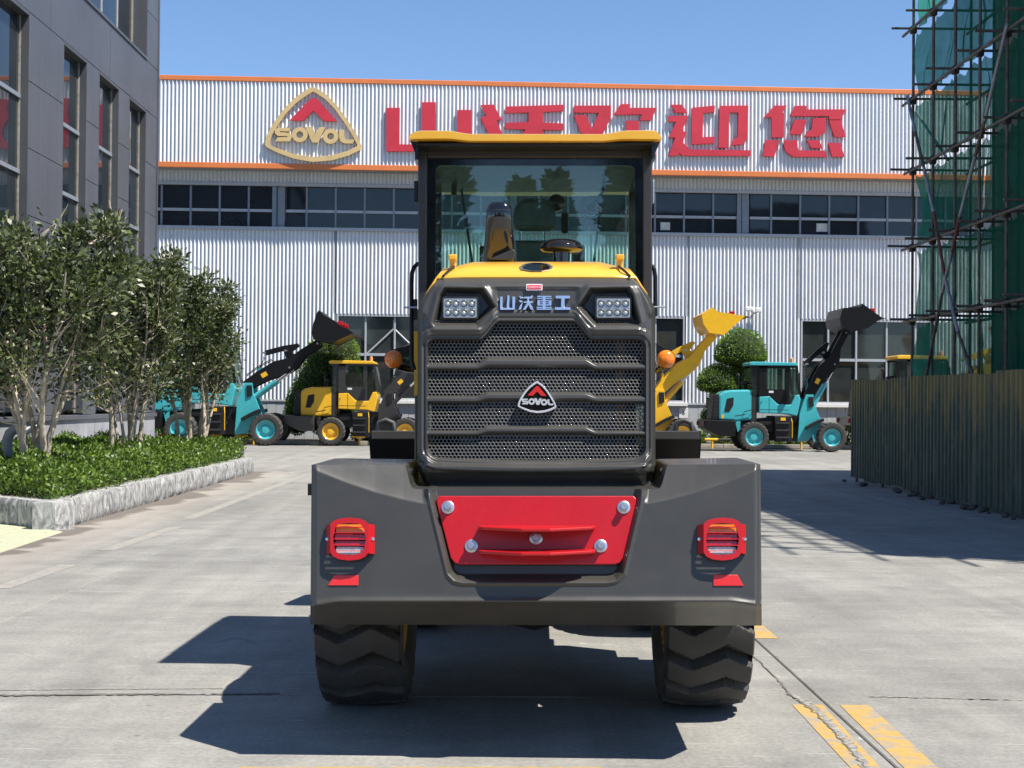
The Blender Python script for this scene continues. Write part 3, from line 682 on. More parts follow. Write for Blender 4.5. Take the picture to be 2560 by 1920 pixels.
def rough_block(L, T, Hh, seed):
    """rock-faced block: face x=0, length along +y, thickness towards -x"""
    n1_, n2_ = 14, 6; vs = []; fs = []
    for j in range(n2_ + 1):
        for i in range(n1_ + 1):
            y = L * i / n1_; z = Hh * j / n2_
            e = min(i, n1_ - i, j, n2_ - j); b = 0 if e == 0 else (.5 + .5 * mnoise.noise((y * 6 + seed, z * 7, seed))) * .045
            vs.append((b, y, z))
    o = len(vs); w = n1_ + 1
    for j in range(n2_):
        for i in range(n1_): fs.append((j * w + i, j * w + i + 1, (j + 1) * w + i + 1, (j + 1) * w + i))
    vs += [(-T, 0, 0), (-T, L, 0), (-T, L, Hh), (-T, 0, Hh)]
    top = [n2_ * w + i for i in range(w)]; bot = list(range(w))
    fs += [tuple(top) + (o + 2, o + 3), tuple(bot[::-1]) + (o, o + 1), (o, o + 3, o + 2, o + 1), tuple(j * w for j in range(n2_ + 1)) + (o + 3, o), tuple(j * w + n1_ for j in range(n2_, -1, -1)) + (o + 1, o + 2)]
    return MB().add(vs, fs)
L = PY1 - PY0; nb = 13; bl = L / nb
for k in range(nb):
    o = rough_block(bl - .012, .26, .325 + random.uniform(-.008, .008), k * 3.7).obj('stone_block', 'rough_stone', PL, smooth=40); o.location = (-.03, k * bl + .006, 0)
A_, B_ = ground(152, 1327), ground(0, 1310); dv = (A_ - B_).normalized()
for k in range(4):
    o = rough_block(.78 - .012, .26, .325 + random.uniform(-.008, .008), 90 + k * 3.1).obj('stone_block', 'rough_stone', PL, smooth=40)
    q = Vector((-.03, .006, 0)) - dv * ((k + 1) * .78); o.location = (q.x, q.y, 0); o.rotation_euler = (0, 0, math.atan2(-dv.x, dv.y))
sp = [(-.28, .40), (-.28, L - .05), (-3.6, L - .05), (-3.6, 3.4)]
MB().prism([(a, b, .27) for a, b in sp], [(a, b, 0) for a, b in sp]).obj('soil', 'soil', PL)
MB().box(-3.4, -.3, L - .22, L, 0, .31).obj('stone_block', 'rough_stone', PL, bevel=.02)

leaf_mat('tree_leaf', (.024, .040, .018), (.125, .150, .060), .42, .2); leaf_mat('hedge_leaf', (.025, .06, .010), (.16, .25, .04), .45, .3)
leaf_mat('yew_leaf', (.055, .12, .02), (.22, .34, .05), .6, .3); leaf_mat('shrub_leaf', (.05, .11, .02), (.2, .3, .05), .45, .3); leaf_mat('cypress_leaf', (.012, .03, .012), (.035, .06, .02), .6, .1)
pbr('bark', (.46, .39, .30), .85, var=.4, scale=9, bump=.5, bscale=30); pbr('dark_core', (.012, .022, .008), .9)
def leaves(C, D, size, ratio=.5, fold=.25):
    """one folded leaf (two quads worth: 4 tris) per centre C with outward direction D"""
    n = len(C); D = D / (np.linalg.norm(D, axis=1, keepdims=True) + 1e-9)
    rnd = RNG.normal(size=(n, 3)); S = np.cross(D, rnd); S /= np.linalg.norm(S, axis=1, keepdims=True) + 1e-9
    Nn = np.cross(S, D); ln = (size * RNG.uniform(.65, 1.35, n))[:, None]; wd = ln * ratio
    b = C; t = C + D * ln; l = C + D * ln * .5 + S * wd * .5 + Nn * wd * fold; r = C + D * ln * .5 - S * wd * .5 + Nn * wd * fold
    V = np.stack([b, r, t, l], 1).reshape(-1, 3); Q = np.arange(4 * n).reshape(n, 4)
    return V, Q
def tree(name, base, height, rx, ry, seed, label, stems=7, nleaf=7000, lean=(0, 0), zc=1.45):
    rnd = random.Random(seed); t = empty(name, base, label=label, cat='tree', group='multi-stemmed trees in the planter')
    trunk = MB(); tips = []; br = MB()
    for s_ in range(stems):
        a = s_ / stems * 6.283 + rnd.uniform(-.4, .4); r0 = rnd.uniform(.05, .30); top = height * rnd.uniform(.72, .95)
        rr = rnd.uniform(.25, 1.0); p0 = Vector((r0 * math.cos(a), r0 * math.sin(a), -.05)); P = [p0]; rad = []
        ex, ey = rr * rx * math.cos(a) + lean[0], rr * ry * math.sin(a) + lean[1]; nseg = 9; w1, w2 = rnd.uniform(0, 6), rnd.uniform(0, 6)
        for k in range(1, nseg + 1):
            u = k / nseg; P.append(Vector((p0.x + ex * u ** 1.35 * .8 + .05 * math.sin(w1 + u * 7), p0.y + ey * u ** 1.35 * .8 + .05 * math.sin(w2 + u * 6), top * u)))
        r_ = rnd.uniform(.032, .058); trunk.tube(P, [r_ * (1 - .82 * k / nseg) for k in range(nseg + 1)], 7)
        for k in range(3, nseg + 1):
            for q in range(3 if k > 4 else 2):
                b0 = P[k] if k == nseg else P[k].lerp(P[min(k + 1, nseg)], rnd.random()); aa = a + rnd.uniform(-1.7, 1.7); ll = rnd.uniform(.22, .62)
                e = b0 + Vector((math.cos(aa) * ll, math.sin(aa) * ll, rnd.uniform(.12, .55))); mid = b0.lerp(e, .5) + Vector((0, 0, -.04 + rnd.uniform(-.04, .04)))
                if ((e.x - lean[0] * .5) / rx) ** 2 + ((e.y - lean[1] * .5) / ry) ** 2 > 1.25: continue
                br.tube([b0, mid, e], [.013, .009, .004], 5); tips += [e, mid.lerp(e, .5)]
                for w in range(2):
                    e2 = e + Vector((rnd.uniform(-.25, .25), rnd.uniform(-.25, .25), rnd.uniform(0, .3))); br.tube([mid.lerp(e, .6), e2], [.006, .003], 4); tips.append(e2)
    trunk.obj('trunk', 'bark', t, smooth=60); br.obj('branches', 'bark', t, smooth=60)
    T = np.array([tuple(p) for p in tips]); T = T[(T[:, 2] > zc - .55) & (T[:, 2] < height + .1)]
    T = T[((T[:, 0] - lean[0] * .5) / rx) ** 2 + ((T[:, 1] - lean[1] * .5) / ry) ** 2 < 1.35]
    wgt = .25 + np.clip((T[:, 2] - zc) / 1.3, 0, 1); wgt *= RNG.uniform(.02, 1.0, len(wgt)) ** 2.2; wgt /= wgt.sum()
    idx = RNG.choice(len(T), nleaf, p=wgt); off = RNG.normal(size=(nleaf, 3)) * np.array([.10, .10, .09]); C = T[idx] + off
    D = off / .1 + np.array([0, 0, .45]) + RNG.normal(size=(nleaf, 3)) * .55
    V, Q = leaves(C, D, .088, .5); np_mesh('crown', V, Q, 'tree_leaf', t); return t
tb = .27
def tpos(px, y): p = at_y(px, 1100, y); return (p.x, y, tb)
tree('small_tree', tpos(88, 18.6), 3.48, 1.05, 1.0, 11, 'multi-stemmed tree at the near left end of the planter, cut by the frame', 9, 19000)
tree('small_tree', tpos(312, 23.6), 3.58, .70, .9, 23, 'middle multi-stemmed tree of the planter, before the grey building corner', 8, 12500)
tree('small_tree', tpos(484, 28.4), 3.52, .80, .9, 5, 'farthest multi-stemmed tree of the planter, before the left teal loader', 8, 14000, lean=(-.25, 0), zc=1.3)
# hedge: small-leaved ground cover clipped level
n = 120000; y = RNG.uniform(.25, L - .25, n); x = RNG.uniform(-3.6, -.14, n)
ok = y > -x * (abs(dv.y) / dv.x) + .22; x, y = x[ok], y[ok]; n = len(x)
hump = .5 * np.sin(x * 4.1 + y * 1.3) * np.sin(y * 2.3 + 1) + .5 * np.sin(x * 9.1 - y * 5.3) * np.sin(y * 7.7)
edge = np.clip(np.minimum.reduce([(-.06 - x) / .22, (y + x * (abs(dv.y) / dv.x) - .15) / .35, (L - .2 - y) / .3]), 0, 1) ** .45
z = .29 + (.42 + .17 * hump) * edge * RNG.uniform(.0, 1.0, n) ** .6
C = np.stack([x, y, z], 1); D = RNG.normal(size=(n, 3)) * .8 + np.array([.15, -.1, .9])
V, Q = leaves(C, D, .062, .5); hd = np_mesh('hedge', V, Q, 'hedge_leaf'); hd.location = (PXE, PY0, 0)
tag(hd, 'clipped bright green ground cover filling the stone planter', 'hedge', kind='stuff')
pbr('pvc_grey', (.35, .37, .40), .4, var=.15)
for i, (px, yy, h, mat_, lab) in enumerate(((18, 19.6, .86, 'pvc_grey', 'grey bent vent pipe rising from the hedge at the left edge'), (56, 20.4, .84, 'white_plastic', 'white bent vent pipe rising from the hedge beside the tree stems'))):
    p = at_y(px, 1150, yy); pp = empty('vent_pipe', (p.x, yy, .25), label=lab, cat='pipe', group='vent pipes in the hedge')
    MB().tube([(0, 0, 0), (0, 0, h * .8), (.03, 0, h * .9), (.09, 0, h * .96), (.2, 0, h * .97)], .07 - .02 * i, 14).obj('pipe', mat_, pp, smooth=50)
    MB().lathe([(.085 - .02 * i, 0), (.085 - .02 * i, .07)], (.14, 0, h * .97), (1, 0, 0), 14).obj('collar', mat_, pp)

# ================================================================== TOPIARY, SHRUBS AND RAILS IN FRONT OF THE FACTORY
def topiary(name, base, tiers, label, nleaf=16000):
    t = empty(name, base, label=label, cat='topiary', group='clipped topiary trees before the factory')
    MB().tube([(0, 0, 0), (.06, 0, tiers[0][2] * .6), (.0, 0, max(q[2] for q in tiers))], [.1, .08, .04], 8).obj('trunk', 'bark', t, smooth=60)
    area = sum(q[3] * q[4] for q in tiers)
    for (cx, cy, cz, rx, rz, flat) in tiers:
        n_ = int(nleaf * rx * rz / area); d = RNG.normal(size=(n_, 3)); d /= np.linalg.norm(d, axis=1, keepdims=True)
        low = np.where(d[:, 2] < 0, flat, 1.0)
        lump = 1 + .06 * np.sin(d[:, 0] * 7 + cx * 9) * np.cos(d[:, 1] * 6 + cz * 5) + RNG.normal(size=n_) * .018
        C = np.stack([cx + d[:, 0] * rx * lump, cy + d[:, 1] * rx * .95 * lump, cz + d[:, 2] * rz * low * lump], 1)
        V, Q = leaves(C, d + RNG.normal(size=(n_, 3)) * .7 + np.array([0, 0, .25]), .075, .42); np_mesh('foliage_tier', V, Q, 'yew_leaf', t)
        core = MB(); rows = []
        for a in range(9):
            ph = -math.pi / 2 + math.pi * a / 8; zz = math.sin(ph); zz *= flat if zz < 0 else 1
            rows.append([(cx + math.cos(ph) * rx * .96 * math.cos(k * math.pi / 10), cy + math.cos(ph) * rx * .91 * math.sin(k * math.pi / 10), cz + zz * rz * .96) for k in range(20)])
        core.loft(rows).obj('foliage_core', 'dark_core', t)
    return t
TY = 50.2
def tier(px, py, rpx, rpy, base, flat=.35, dy=0):
    p = at_y(px, py, TY + dy); s_ = FPX / TY
    return (p.x - base[0], dy, p.z - base[2], rpx / s_, rpy / s_, flat)
b = at_y(1845, 1090, TY); b = (b.x, TY, 0)
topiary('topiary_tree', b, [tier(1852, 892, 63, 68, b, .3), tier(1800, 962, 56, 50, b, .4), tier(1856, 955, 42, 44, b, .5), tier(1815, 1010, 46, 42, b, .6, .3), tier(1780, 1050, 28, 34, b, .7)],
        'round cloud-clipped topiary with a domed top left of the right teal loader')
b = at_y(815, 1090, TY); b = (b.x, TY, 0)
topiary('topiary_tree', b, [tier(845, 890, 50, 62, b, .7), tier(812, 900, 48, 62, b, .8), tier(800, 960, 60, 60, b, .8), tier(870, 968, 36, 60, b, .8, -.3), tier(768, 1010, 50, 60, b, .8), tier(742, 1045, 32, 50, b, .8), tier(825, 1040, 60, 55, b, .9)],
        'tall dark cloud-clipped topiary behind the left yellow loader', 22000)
pbr('kerb_stone', (.34, .31, .27), .85, var=.2, scale=3)
BED = tag(MB().box(-14, 14, 48.95, 52.6, -.012, .10).obj('planting_bed', 'soil'), kind='structure')
x = -13.9
while x < 13.9:
    MB().box(x + .005, x + .985, 48.75, 48.93, 0, .14).obj('kerb_stone', 'kerb_stone', BED, bevel=.015); x += .99
ORD = ['first', 'second', 'third', 'fourth', 'fifth', 'sixth', 'seventh', 'eighth', 'ninth', 'tenth', 'eleventh', 'twelfth', 'thirteenth', 'fourteenth', 'fifteenth', 'sixteenth', 'seventeenth', 'eighteenth']
for side, pxs in (('left', list(range(400, 660, 26)) + [900, 930, 960]), ('right', list(range(1716, 2140, 27)))):
    for k, px in enumerate(pxs):
        yy = 49.6 + random.uniform(-.25, .5); p = at_y(px + random.uniform(-5, 5), 1090, yy); h = random.uniform(.34, .62); n_ = 520
        d = RNG.normal(size=(n_, 3)); d /= np.linalg.norm(d, axis=1, keepdims=True); C = d * np.array([.36, .3, h * .5]) * RNG.uniform(.6, 1, (n_, 1)) + np.array([0, 0, h * .5])
        V, Q = leaves(C, d + np.array([0, 0, .5]), .10, .5); o = np_mesh('low_shrub', V, Q, 'shrub_leaf'); o.location = (p.x, yy, .09)
        tag(o, 'low green shrub, %s from the left in the bed behind the %s parked loaders' % (ORD[k], side), 'shrub', 'low shrubs behind the parked loaders')
pbr('rail_black', (.02, .02, .02), .5)
RAILL = {395: 'striped low rail left of the left teal loader', 520: 'low yellow pipe rail beneath the left teal loader', 880: 'striped low rail beside the left yellow loader', 1762: 'yellow and black low rail behind the right teal loader', 1985: 'yellow low rail between the wheels of the right teal loader'}
for px, lab in RAILL.items():
    a = at_y(px, 1100, 48.5); t = empty('wheel_stop_rail', (a.x, 48.5, 0), label=lab, cat='rail', group='low wheel stop rails along the kerb')
    for q in range(4):
        MB().tube([(q * .45, 0, .30), (q * .45 + .449, 0, .30)], .045, 10).obj('rail_section', 'sticker_yellow' if q % 2 == 0 else 'rail_black', t, smooth=50)
    for q in (.25, 1.55): MB().tube([(q, 0, 0), (q, 0, .27)], .035, 8).obj('post', 'sticker_yellow', t, smooth=50)
# what stands behind the photographer and is mirrored in the glass: cypresses and a cream shed
pbr('cream_wall', (.52, .43, .29), .8, var=.15, scale=.6)
for k, (x, y, h, r_, sh) in enumerate(((-11, -27, 9.5, 2.2, 'leftmost'), (-4.4, -30, 12.5, 1.9, 'second'), (-1.4, -30, 8.4, .95, 'third'), (-.3, -31, 8.8, .95, 'fourth'), (2.0, -29, 11.0, 1.1, 'fifth'), (8, -27, 9.0, 2.0, 'rightmost'))):
    t = empty('cypress_tree', (x, y, 0), label='%s dark conical cypress of the row mirrored in the cab window' % sh, cat='tree', group='cypresses behind the photographer')
    MB().tube([(0, 0, 0), (0, 0, h * .9)], [.16, .03], 8).obj('trunk', 'bark', t)
    n_ = 5000; zz = RNG.uniform(.06, 1, n_); rad = r_ * (1 - zz ** 1.6) ** .8 * (RNG.uniform(.55, 1, n_) + .22 * np.sin(zz * 40)); th = RNG.uniform(0, 6.283, n_)
    C = np.stack([rad * np.cos(th), rad * np.sin(th), zz * h], 1); V, Q = leaves(C, np.stack([np.cos(th), np.sin(th), np.full(n_, .6)], 1) + RNG.normal(size=(n_, 3)) * .4, .42, .5); np_mesh('crown', V, Q, 'cypress_leaf', t)
sh = empty('shed', (2, -46, 0), label='long cream shed standing behind the photographer', cat='building')
MB().box(-22, 22, -4, 4, 0, 4.2).obj('wall', 'cream_wall', sh); MB().prism([(-22.5, -4.6, 4.2), (-22.5, 4.6, 4.2), (-22.5, 0, 6.0)], [(22.5, -4.6, 4.2), (22.5, 4.6, 4.2), (22.5, 0, 6.0)]).obj('roof', 'trim_grey', sh)
# ================================================================== PARKED LOADERS
KP = .003318                                     # metres per unit of the traced side view
def tyre_mesh(Rr, hw, nl, nth, tw, chev, lug=.035, name='tyre'):
    """lugged tyre about the y axis: rows across the tread, chevron bars cut between grooves"""
    prof = [(-hw * .80, .56 * Rr), (-hw * .98, .66 * Rr), (-hw * 1.03, .80 * Rr), (-hw * .99, .90 * Rr)]
    tread = [(-hw + 2 * hw * k / tw) for k in range(tw + 1)]
    rows = []; th = np.linspace(0, 2 * np.pi, nth, endpoint=False)
    def ringv(y, r): return np.stack([np.cos(th) * r, np.full(nth, y), np.sin(th) * r], 1)
    for y, r in prof: rows.append(ringv(y, r))
    for y in tread:
        s_ = y / hw; z = chev(s_); ph = (th / (2 * np.pi) * nl + z) % 1.0
        prof_ = sm(.0, .05, ph) * (1 - sm(.70, .76, ph))
        crown = Rr - .018 * s_ * s_ - (.02 if abs(s_) > .985 else 0)
        rows.append(ringv(y * (1 if abs(s_) < .99 else 1.0), crown - lug * (1 - prof_)))
    for y, r in prof[::-1]: rows.append(ringv(-y, r))
    V = np.concatenate(rows); n = nth; Q = []
    i = np.arange(n); j = (i + 1) % n
    for a in range(len(rows) - 1): Q.append(np.stack([a * n + i, a * n + j, (a + 1) * n + j, (a + 1) * n + i], 1))
    o = np_mesh(name, V, np.concatenate(Q), 'rubber', None, 28); me = o.data; bpy.data.objects.remove(o); return me
def rim_mb(Rr, hw):
    r = .60 * Rr
    return MB().lathe([(r, -hw * .78), (r * .97, -hw * .86), (r * .92, -hw * .80), (r * .86, -hw * .45), (r * .70, -hw * .38), (r * .45, -hw * .42), (r * .40, -hw * .62), (r * .15, -hw * .66), (.001, -hw * .66)], (0, 0, 0), (0, 1, 0), 32, False) \
        .lathe([(r, hw * .78), (r * .97, hw * .86), (r * .9, hw * .8), (r * .86, hw * .3), (r * .5, hw * .2), (.001, hw * .2)], (0, 0, 0), (0, 1, 0), 32, False).lathe([(r, -hw * .78), (r, hw * .78)], (0, 0, 0), (0, 1, 0), 32, False)
RP = .48
PT = tyre_mesh(RP, .2, 20, 160, 10, lambda s: .35 * abs(s) + .5 * (s > 0))
CGLASS = glass_mat('cab_glass_small', (.55, .68, .62), .05)
def parked(label, px, yroot, body, arm, cabm, ang, bucket, scale=1.0, armcol2=None, contact=1113, bolts=True, lettering=False):
    bm_, am, rimm = body, arm, body if body != 'loader_yellow' else 'loader_yellow'
    p = ground(px, contact) if yroot is None else at_y(px, 1100, yroot)
    t = empty('wheel_loader', (p.x, p.y + .98 * scale if yroot is None else yroot, 0), label=label, cat='loader', group='wheel loaders parked before the factory'); t.scale = (scale,) * 3
    def LQ(q): return ((q[0] - 1128) * KP, (985 - q[1]) * KP)
    def pr(poly, y0, y1, name, mat, par=t, bevel=.0, sm_=None):
        P = [LQ(q) for q in poly]; return MB().prism([(a, y0, b) for a, b in P], [(a, y1, b) for a, b in P]).obj(name, mat, par, smooth=sm_, bevel=bevel)
    pr([(650, 680), (955, 690), (950, 840), (810, 840), (700, 790), (655, 765)], -.86, .86, 'rear_bumper', 'grey_paint' if body == 'loader_yellow' else 'black_paint', bevel=.02)
    for s_ in (-1, 1): MB().box((648 - 1128) * KP - .03, (648 - 1128) * KP, s_ * .7 - .08, s_ * .7 + .08, (985 - 740) * KP, (985 - 700) * KP).obj('tail_lamp', 'red_guard', t, bevel=.01)
    hood = pr([(800, 440), (850, 405), (920, 390), (1100, 385), (1165, 395), (1170, 682), (960, 690), (800, 684)], -.56, .56, 'hood', bm_, bevel=.06)
    pr([(880, 475), (945, 462), (942, 540), (905, 602), (855, 602)], -.575, -.55, 'side_vent', 'black_plastic', hood, .004)
    pr([(1120, 398), (1168, 398), (1172, 690), (1120, 690)], -.564, -.53, 'hood_seam', 'cab_paint', hood)
    pr([(755, 432), (802, 428), (792, 684), (725, 684)], -.54, .54, 'rear_grille', 'black_plastic', bevel=.03)
    MB().tube([((1050 - 1128) * KP, -.57, (985 - 600) * KP), ((1060 - 1128) * KP, -.64, (985 - 598) * KP), ((1130 - 1128) * KP, -.64, (985 - 580) * KP), ((1140 - 1128) * KP, -.57, (985 - 578) * KP)], .012, 6).obj('handrail', 'black_paint', t)
    pr([(825, 632), (850, 632), (850, 668), (825, 668)], -.566, -.55, 'decal', 'sticker_yellow', hood)
    # cab
    cab = pr([(1190, 452), (1290, 446), (1372, 522), (1500, 530), (1540, 440), (1582, 430), (1597, 480), (1562, 640), (1480, 622), (1190, 612)], -.64, .64, 'cab_body', bm_, bevel=.03)
    roof = pr([(1092, 122), (1120, 112), (1540, 118), (1562, 132), (1562, 150), (1095, 148)], -.70, .70, 'cab_roof', bm_, bevel=.02)
    cr = 'cab_paint' if cabm is None else cabm
    for sgn in (-1, 1):
        a, b = (sgn * .63, sgn * .57)
        pr([(1192, 150), (1262, 150), (1262, 448), (1192, 452)], a, b, 'cab_pillar', cr)
        pr([(1445, 172), (1486, 172), (1486, 526), (1445, 526)], a, b, 'cab_pillar', cr)
        pr([(1545, 168), (1570, 168), (1602, 430), (1576, 430)], a, b, 'cab_pillar', cr)
        pr([(1108, 150), (1570, 150), (1570, 171), (1108, 171)], a, b, 'cab_header', cr)
        pr([(1263, 380), (1444, 380), (1444, 524), (1372, 520), (1292, 446), (1263, 446)], a, b, 'door_panel', cr)
        pr([(1264, 173), (1443, 173), (1443, 378), (1264, 378)], sgn * .605, sgn * .598, 'door_glass', CGLASS)
        pr([(1488, 173), (1543, 173), (1574, 430), (1538, 440), (1500, 524), (1488, 524)], sgn * .605, sgn * .598, 'side_glass', CGLASS)
        pr([(1112, 172), (1190, 172), (1190, 440), (1130, 440)], sgn * .58, sgn * .574, 'rear_glass', CGLASS)
    MB().box((1108 - 1128) * KP, (1118 - 1128) * KP, -.56, .56, (985 - 440) * KP, (985 - 172) * KP).obj('rear_window', CGLASS, t)
    f0 = [LQ(q) for q in ((1566, 172), (1572, 172), (1604, 430), (1598, 430))]; MB().prism([(a, -.57, b) for a, b in f0], [(a, .57, b) for a, b in f0]).obj('windscreen', CGLASS, t)
    sx_, sz_ = LQ((1330, 560)); MB().box(sx_ - .2, sx_ + .25, -.25, .25, sz_, sz_ + .14).box(sx_ - .25, sx_ - .12, -.24, .24, sz_ + .15, sz_ + .75).obj('seat', 'black_plastic', t, bevel=.04)
    wx, wz = LQ((1470, 470)); MB().tube([(wx + .12, 0, wz - .3), (wx, 0, wz)], .03, 8).obj('steering_column', 'black_plastic', t)
    # exhaust, air cleaner, beacon, mirror
    ex, ez = LQ((1035, 385)); MB().tube([(ex, .1, ez - .05), (ex, .1, ez + .42), (ex - .07, .1, ez + .52)], .05, 10).obj('exhaust_pipe', 'dark_metal', t, smooth=50)
    ex, ez = LQ((1075, 385)); MB().lathe([(.06, -.05), (.06, .16), (.15, .18), (.15, .23), (.08, .28), (.001, .28)], (ex, -.2, ez), n=16).obj('air_cleaner', 'black_plastic', t, smooth=40)
    bx_, bz_ = LQ((1520, 118)); MB().lathe([(.055, -.01), (.055, .05), (.05, .13), (.02, .16), (.001, .16)], (bx_, -.45, bz_), n=14).obj('beacon', 'beacon_lens', t, smooth=40)
    mx_, mz_ = LQ((1550, 265)); mr = MB().box(mx_ - .05, mx_ + .04, -.98, -.80, mz_ - .17, mz_ + .16).obj('mirror', 'black_plastic', t, bevel=.03)
    MB().tube([(mx_ - .02, -.62, mz_ + .28), (mx_, -.88, mz_ + .26), (mx_, -.88, mz_ + .1)], .012, 6).obj('mirror_arm', 'black_plastic', mr)
    # chassis, steps, articulation, front frame
    pr([(955, 690), (1500, 640), (1500, 760), (1330, 800), (960, 800)], -.34, .34, 'rear_chassis', 'dark_metal', bevel=.01)
    stp = pr([(1335, 640), (1500, 640), (1505, 890), (1345, 890)], -.74, -.42, 'step_box', 'black_plastic', bevel=.02)
    for zz in (700, 770, 840): pr([(1350, zz), (1480, zz), (1480, zz + 14), (1350, zz + 14)], -.80, -.73, 'step', 'dark_metal', stp)
    pr([(1395, 655), (1442, 655), (1442, 684), (1395, 684)], -.755, -.735, 'decal', 'sticker_yellow', stp)
    pr([(1335, 640), (1500, 640), (1505, 890), (1345, 890)], .42, .74, 'step_box', 'black_plastic', bevel=.02)
    fcol = armcol2 or bm_
    pr([(1480, 640), (1600, 640), (1600, 890), (1490, 890)], -.22, .22, 'articulation', 'dark_metal', bevel=.02)
    for sgn in (-1, 1):
        pr([(1662, 428), (1735, 428), (1745, 520), (1822, 700), (1690, 880), (1582, 892), (1600, 620)], sgn * .42, sgn * .34, 'front_frame', fcol, bevel=.008)
        pr([(1685, 450), (1735, 450), (1738, 540), (1690, 560)], sgn * .46, sgn * .425, 'frame_cover', 'black_plastic', bevel=.01)
        fe = [(1650 + 300 * u, 790 - 150 * math.sin(math.pi * (.10 + .42 * u))) for u in (0, .15, .3, .45, .56)]
        pr(fe + [(q[0] + 6, q[1] + 26) for q in fe[::-1]], sgn * .72, sgn * .43, 'fender', 'black_plastic')
    pr([(1600, 620), (1780, 640), (1760, 800), (1600, 830)], -.335, .335, 'front_chassis', 'dark_metal')
    MB().tube([((1885 - 1128) * KP, -.7, RP), ((1885 - 1128) * KP, .7, RP)], .1, 10).tube([(0, -.7, RP), (0, .7, RP)], .1, 10).obj('axle', 'dark_metal', t)
    # wheels
    for xw in (0, (1885 - 1128) * KP):
        for sgn in (-1, 1):
            tw = link('wheel', PT, 'rubber', t); tw.location = (xw, sgn * .78, RP); tw.rotation_euler = (0, random.uniform(0, 1), 0)
            if sgn > 0: tw.rotation_euler = (0, random.uniform(0, 1), math.pi)
            global _rims
            key = rimm
            if key not in _rims: r_ = rim_mb(RP, .2).obj('rim', rimm, tw, smooth=35); _rims[key] = r_.data
            else: link('rim', _rims[key], rimm, tw)
    # lifting arm: two bent plates, rocker, cylinders, bucket
    P0 = Vector(LQ((1695, 440))); ca, sa = math.cos(R(ang)), math.sin(R(ang))
    def AQ(q): return (P0.x + (q[0] * ca - q[1] * sa) * KP, P0.y + (q[0] * sa + q[1] * ca) * KP)
    def apr(poly, y0, y1, name, mat, par=t, bevel=.0):
        P = [AQ(q) for q in poly]; return MB().prism([(a, y0, b) for a, b in P], [(a, y1, b) for a, b in P]).obj(name, mat, par, bevel=bevel)
    AP = [(-30, -38), (150, -52), (360, -95), (440, -92), (560, -40), (725, -32), (740, 0), (722, 34), (560, 30), (430, 20), (300, 62), (120, 58), (-30, 42)]
    for sgn in (-1, 1):
        ap_ = apr(AP, sgn * .36, sgn * .27, 'lift_arm', am, bevel=.01)
        if sgn < 0: apr([(140, -20), (195, -20), (195, 20), (140, 20)], -.366, -.355, 'decal', 'sticker_yellow', ap_)
        a = Vector(LQ((1735, 560))); b = Vector(AQ((400, -80))); mid = a.lerp(b, .58)
        MB().tube([(a.x, sgn * .3, a.y), (mid.x, sgn * .3, mid.y)], .062, 10).obj('lift_cylinder', fcol, t, smooth=50)
        MB().tube([(mid.x, sgn * .3, mid.y), (b.x, sgn * .3, b.y)], .032, 10).obj('cylinder_rod', 'chrome', t, smooth=50)
    apr([(300, -40), (420, -40), (420, 30), (300, 40)], -.268, .268, 'cross_member', am)
    apr([(250, 175), (270, 195), (430, 150), (560, 100), (560, 70), (480, 60), (400, 110), (260, 150)], -.06, .06, 'rocker', am, bevel=.008)
    apr([(400, 20), (480, 20), (470, 115), (420, 120)], -.12, .12, 'rocker_bracket', am)
    a = Vector(LQ((1705, 480))); b = Vector(AQ((262, 170))); mid = a.lerp(b, .6)
    MB().tube([(a.x, .0, a.y + .1), (mid.x, 0, mid.y)], .05, 10).obj('tilt_cylinder', fcol, t, smooth=50); MB().tube([(mid.x, 0, mid.y), (b.x, 0, b.y)], .026, 8).obj('cylinder_rod', 'chrome', t)
    # pins, hoses, seams and small labels
    for q in ((0, 0), (395, -60), (440, 90), (262, 172), (720, 0)):
        u_, w_ = AQ(q); MB().lathe([(.03, -.40), (.03, .40)], (u_, 0, w_), (0, 1, 0), 10).obj('pin', 'steel_zinc', t)
    for k in range(4):
        a1, a2 = Vector(LQ((1500 + 12 * k, 700 + 25 * k))), Vector(LQ((1640, 690 + 22 * k))); yy = -.20 - .04 * k
        MB().tube([(a1.x, yy, a1.y), (a1.x + .12, yy - .03, a1.y - .08 + .04 * k), (a2.x - .1, yy - .02, a2.y + .06), (a2.x, yy, a2.y)], .014, 6).obj('hose', 'black_plastic', t, smooth=60)
    for k in range(2):
        A1, A2, A3 = Vector(AQ((20, 70 + 14 * k))), Vector(AQ((150, 84 + 14 * k))), Vector(AQ((290, 80 + 12 * k))); MB().tube([(A1.x, -.30 + .1 * k, A1.y), (A2.x, -.30 + .1 * k, A2.y), (A3.x, -.2, A3.y)], .013, 6).obj('hose', 'black_plastic', t, smooth=60)
    for k in range(6): pr([(756 - 3 * k, 460 + 36 * k), (806, 460 + 36 * k), (806, 466 + 36 * k), (756 - 3 * k, 466 + 36 * k)], -.545, .545, 'grille_bar', 'dark_metal')
    pr([(1286, 452), (1290, 452), (1290, 612), (1286, 612)], -.644, -.62, 'door_seam', 'black_plastic', cab); pr([(1200, 575), (1480, 578), (1480, 582), (1200, 579)], -.644, -.62, 'body_crease', 'cab_paint', cab)
    MB().tube([(LQ((1215, 500))[0], -.66, LQ((1215, 500))[1]), (LQ((1205, 520))[0], -.66, LQ((1205, 520))[1])], .012, 6).obj('door_handle', 'black_plastic', cab)
    pr([(1285, 395), (1330, 395), (1330, 415), (1285, 415)], -.636, -.62, 'label', 'decal_white', t); pr([(960, 640), (1060, 622), (1060, 628), (960, 646)], -.566, -.55, 'hood_crease', 'cab_paint', hood)
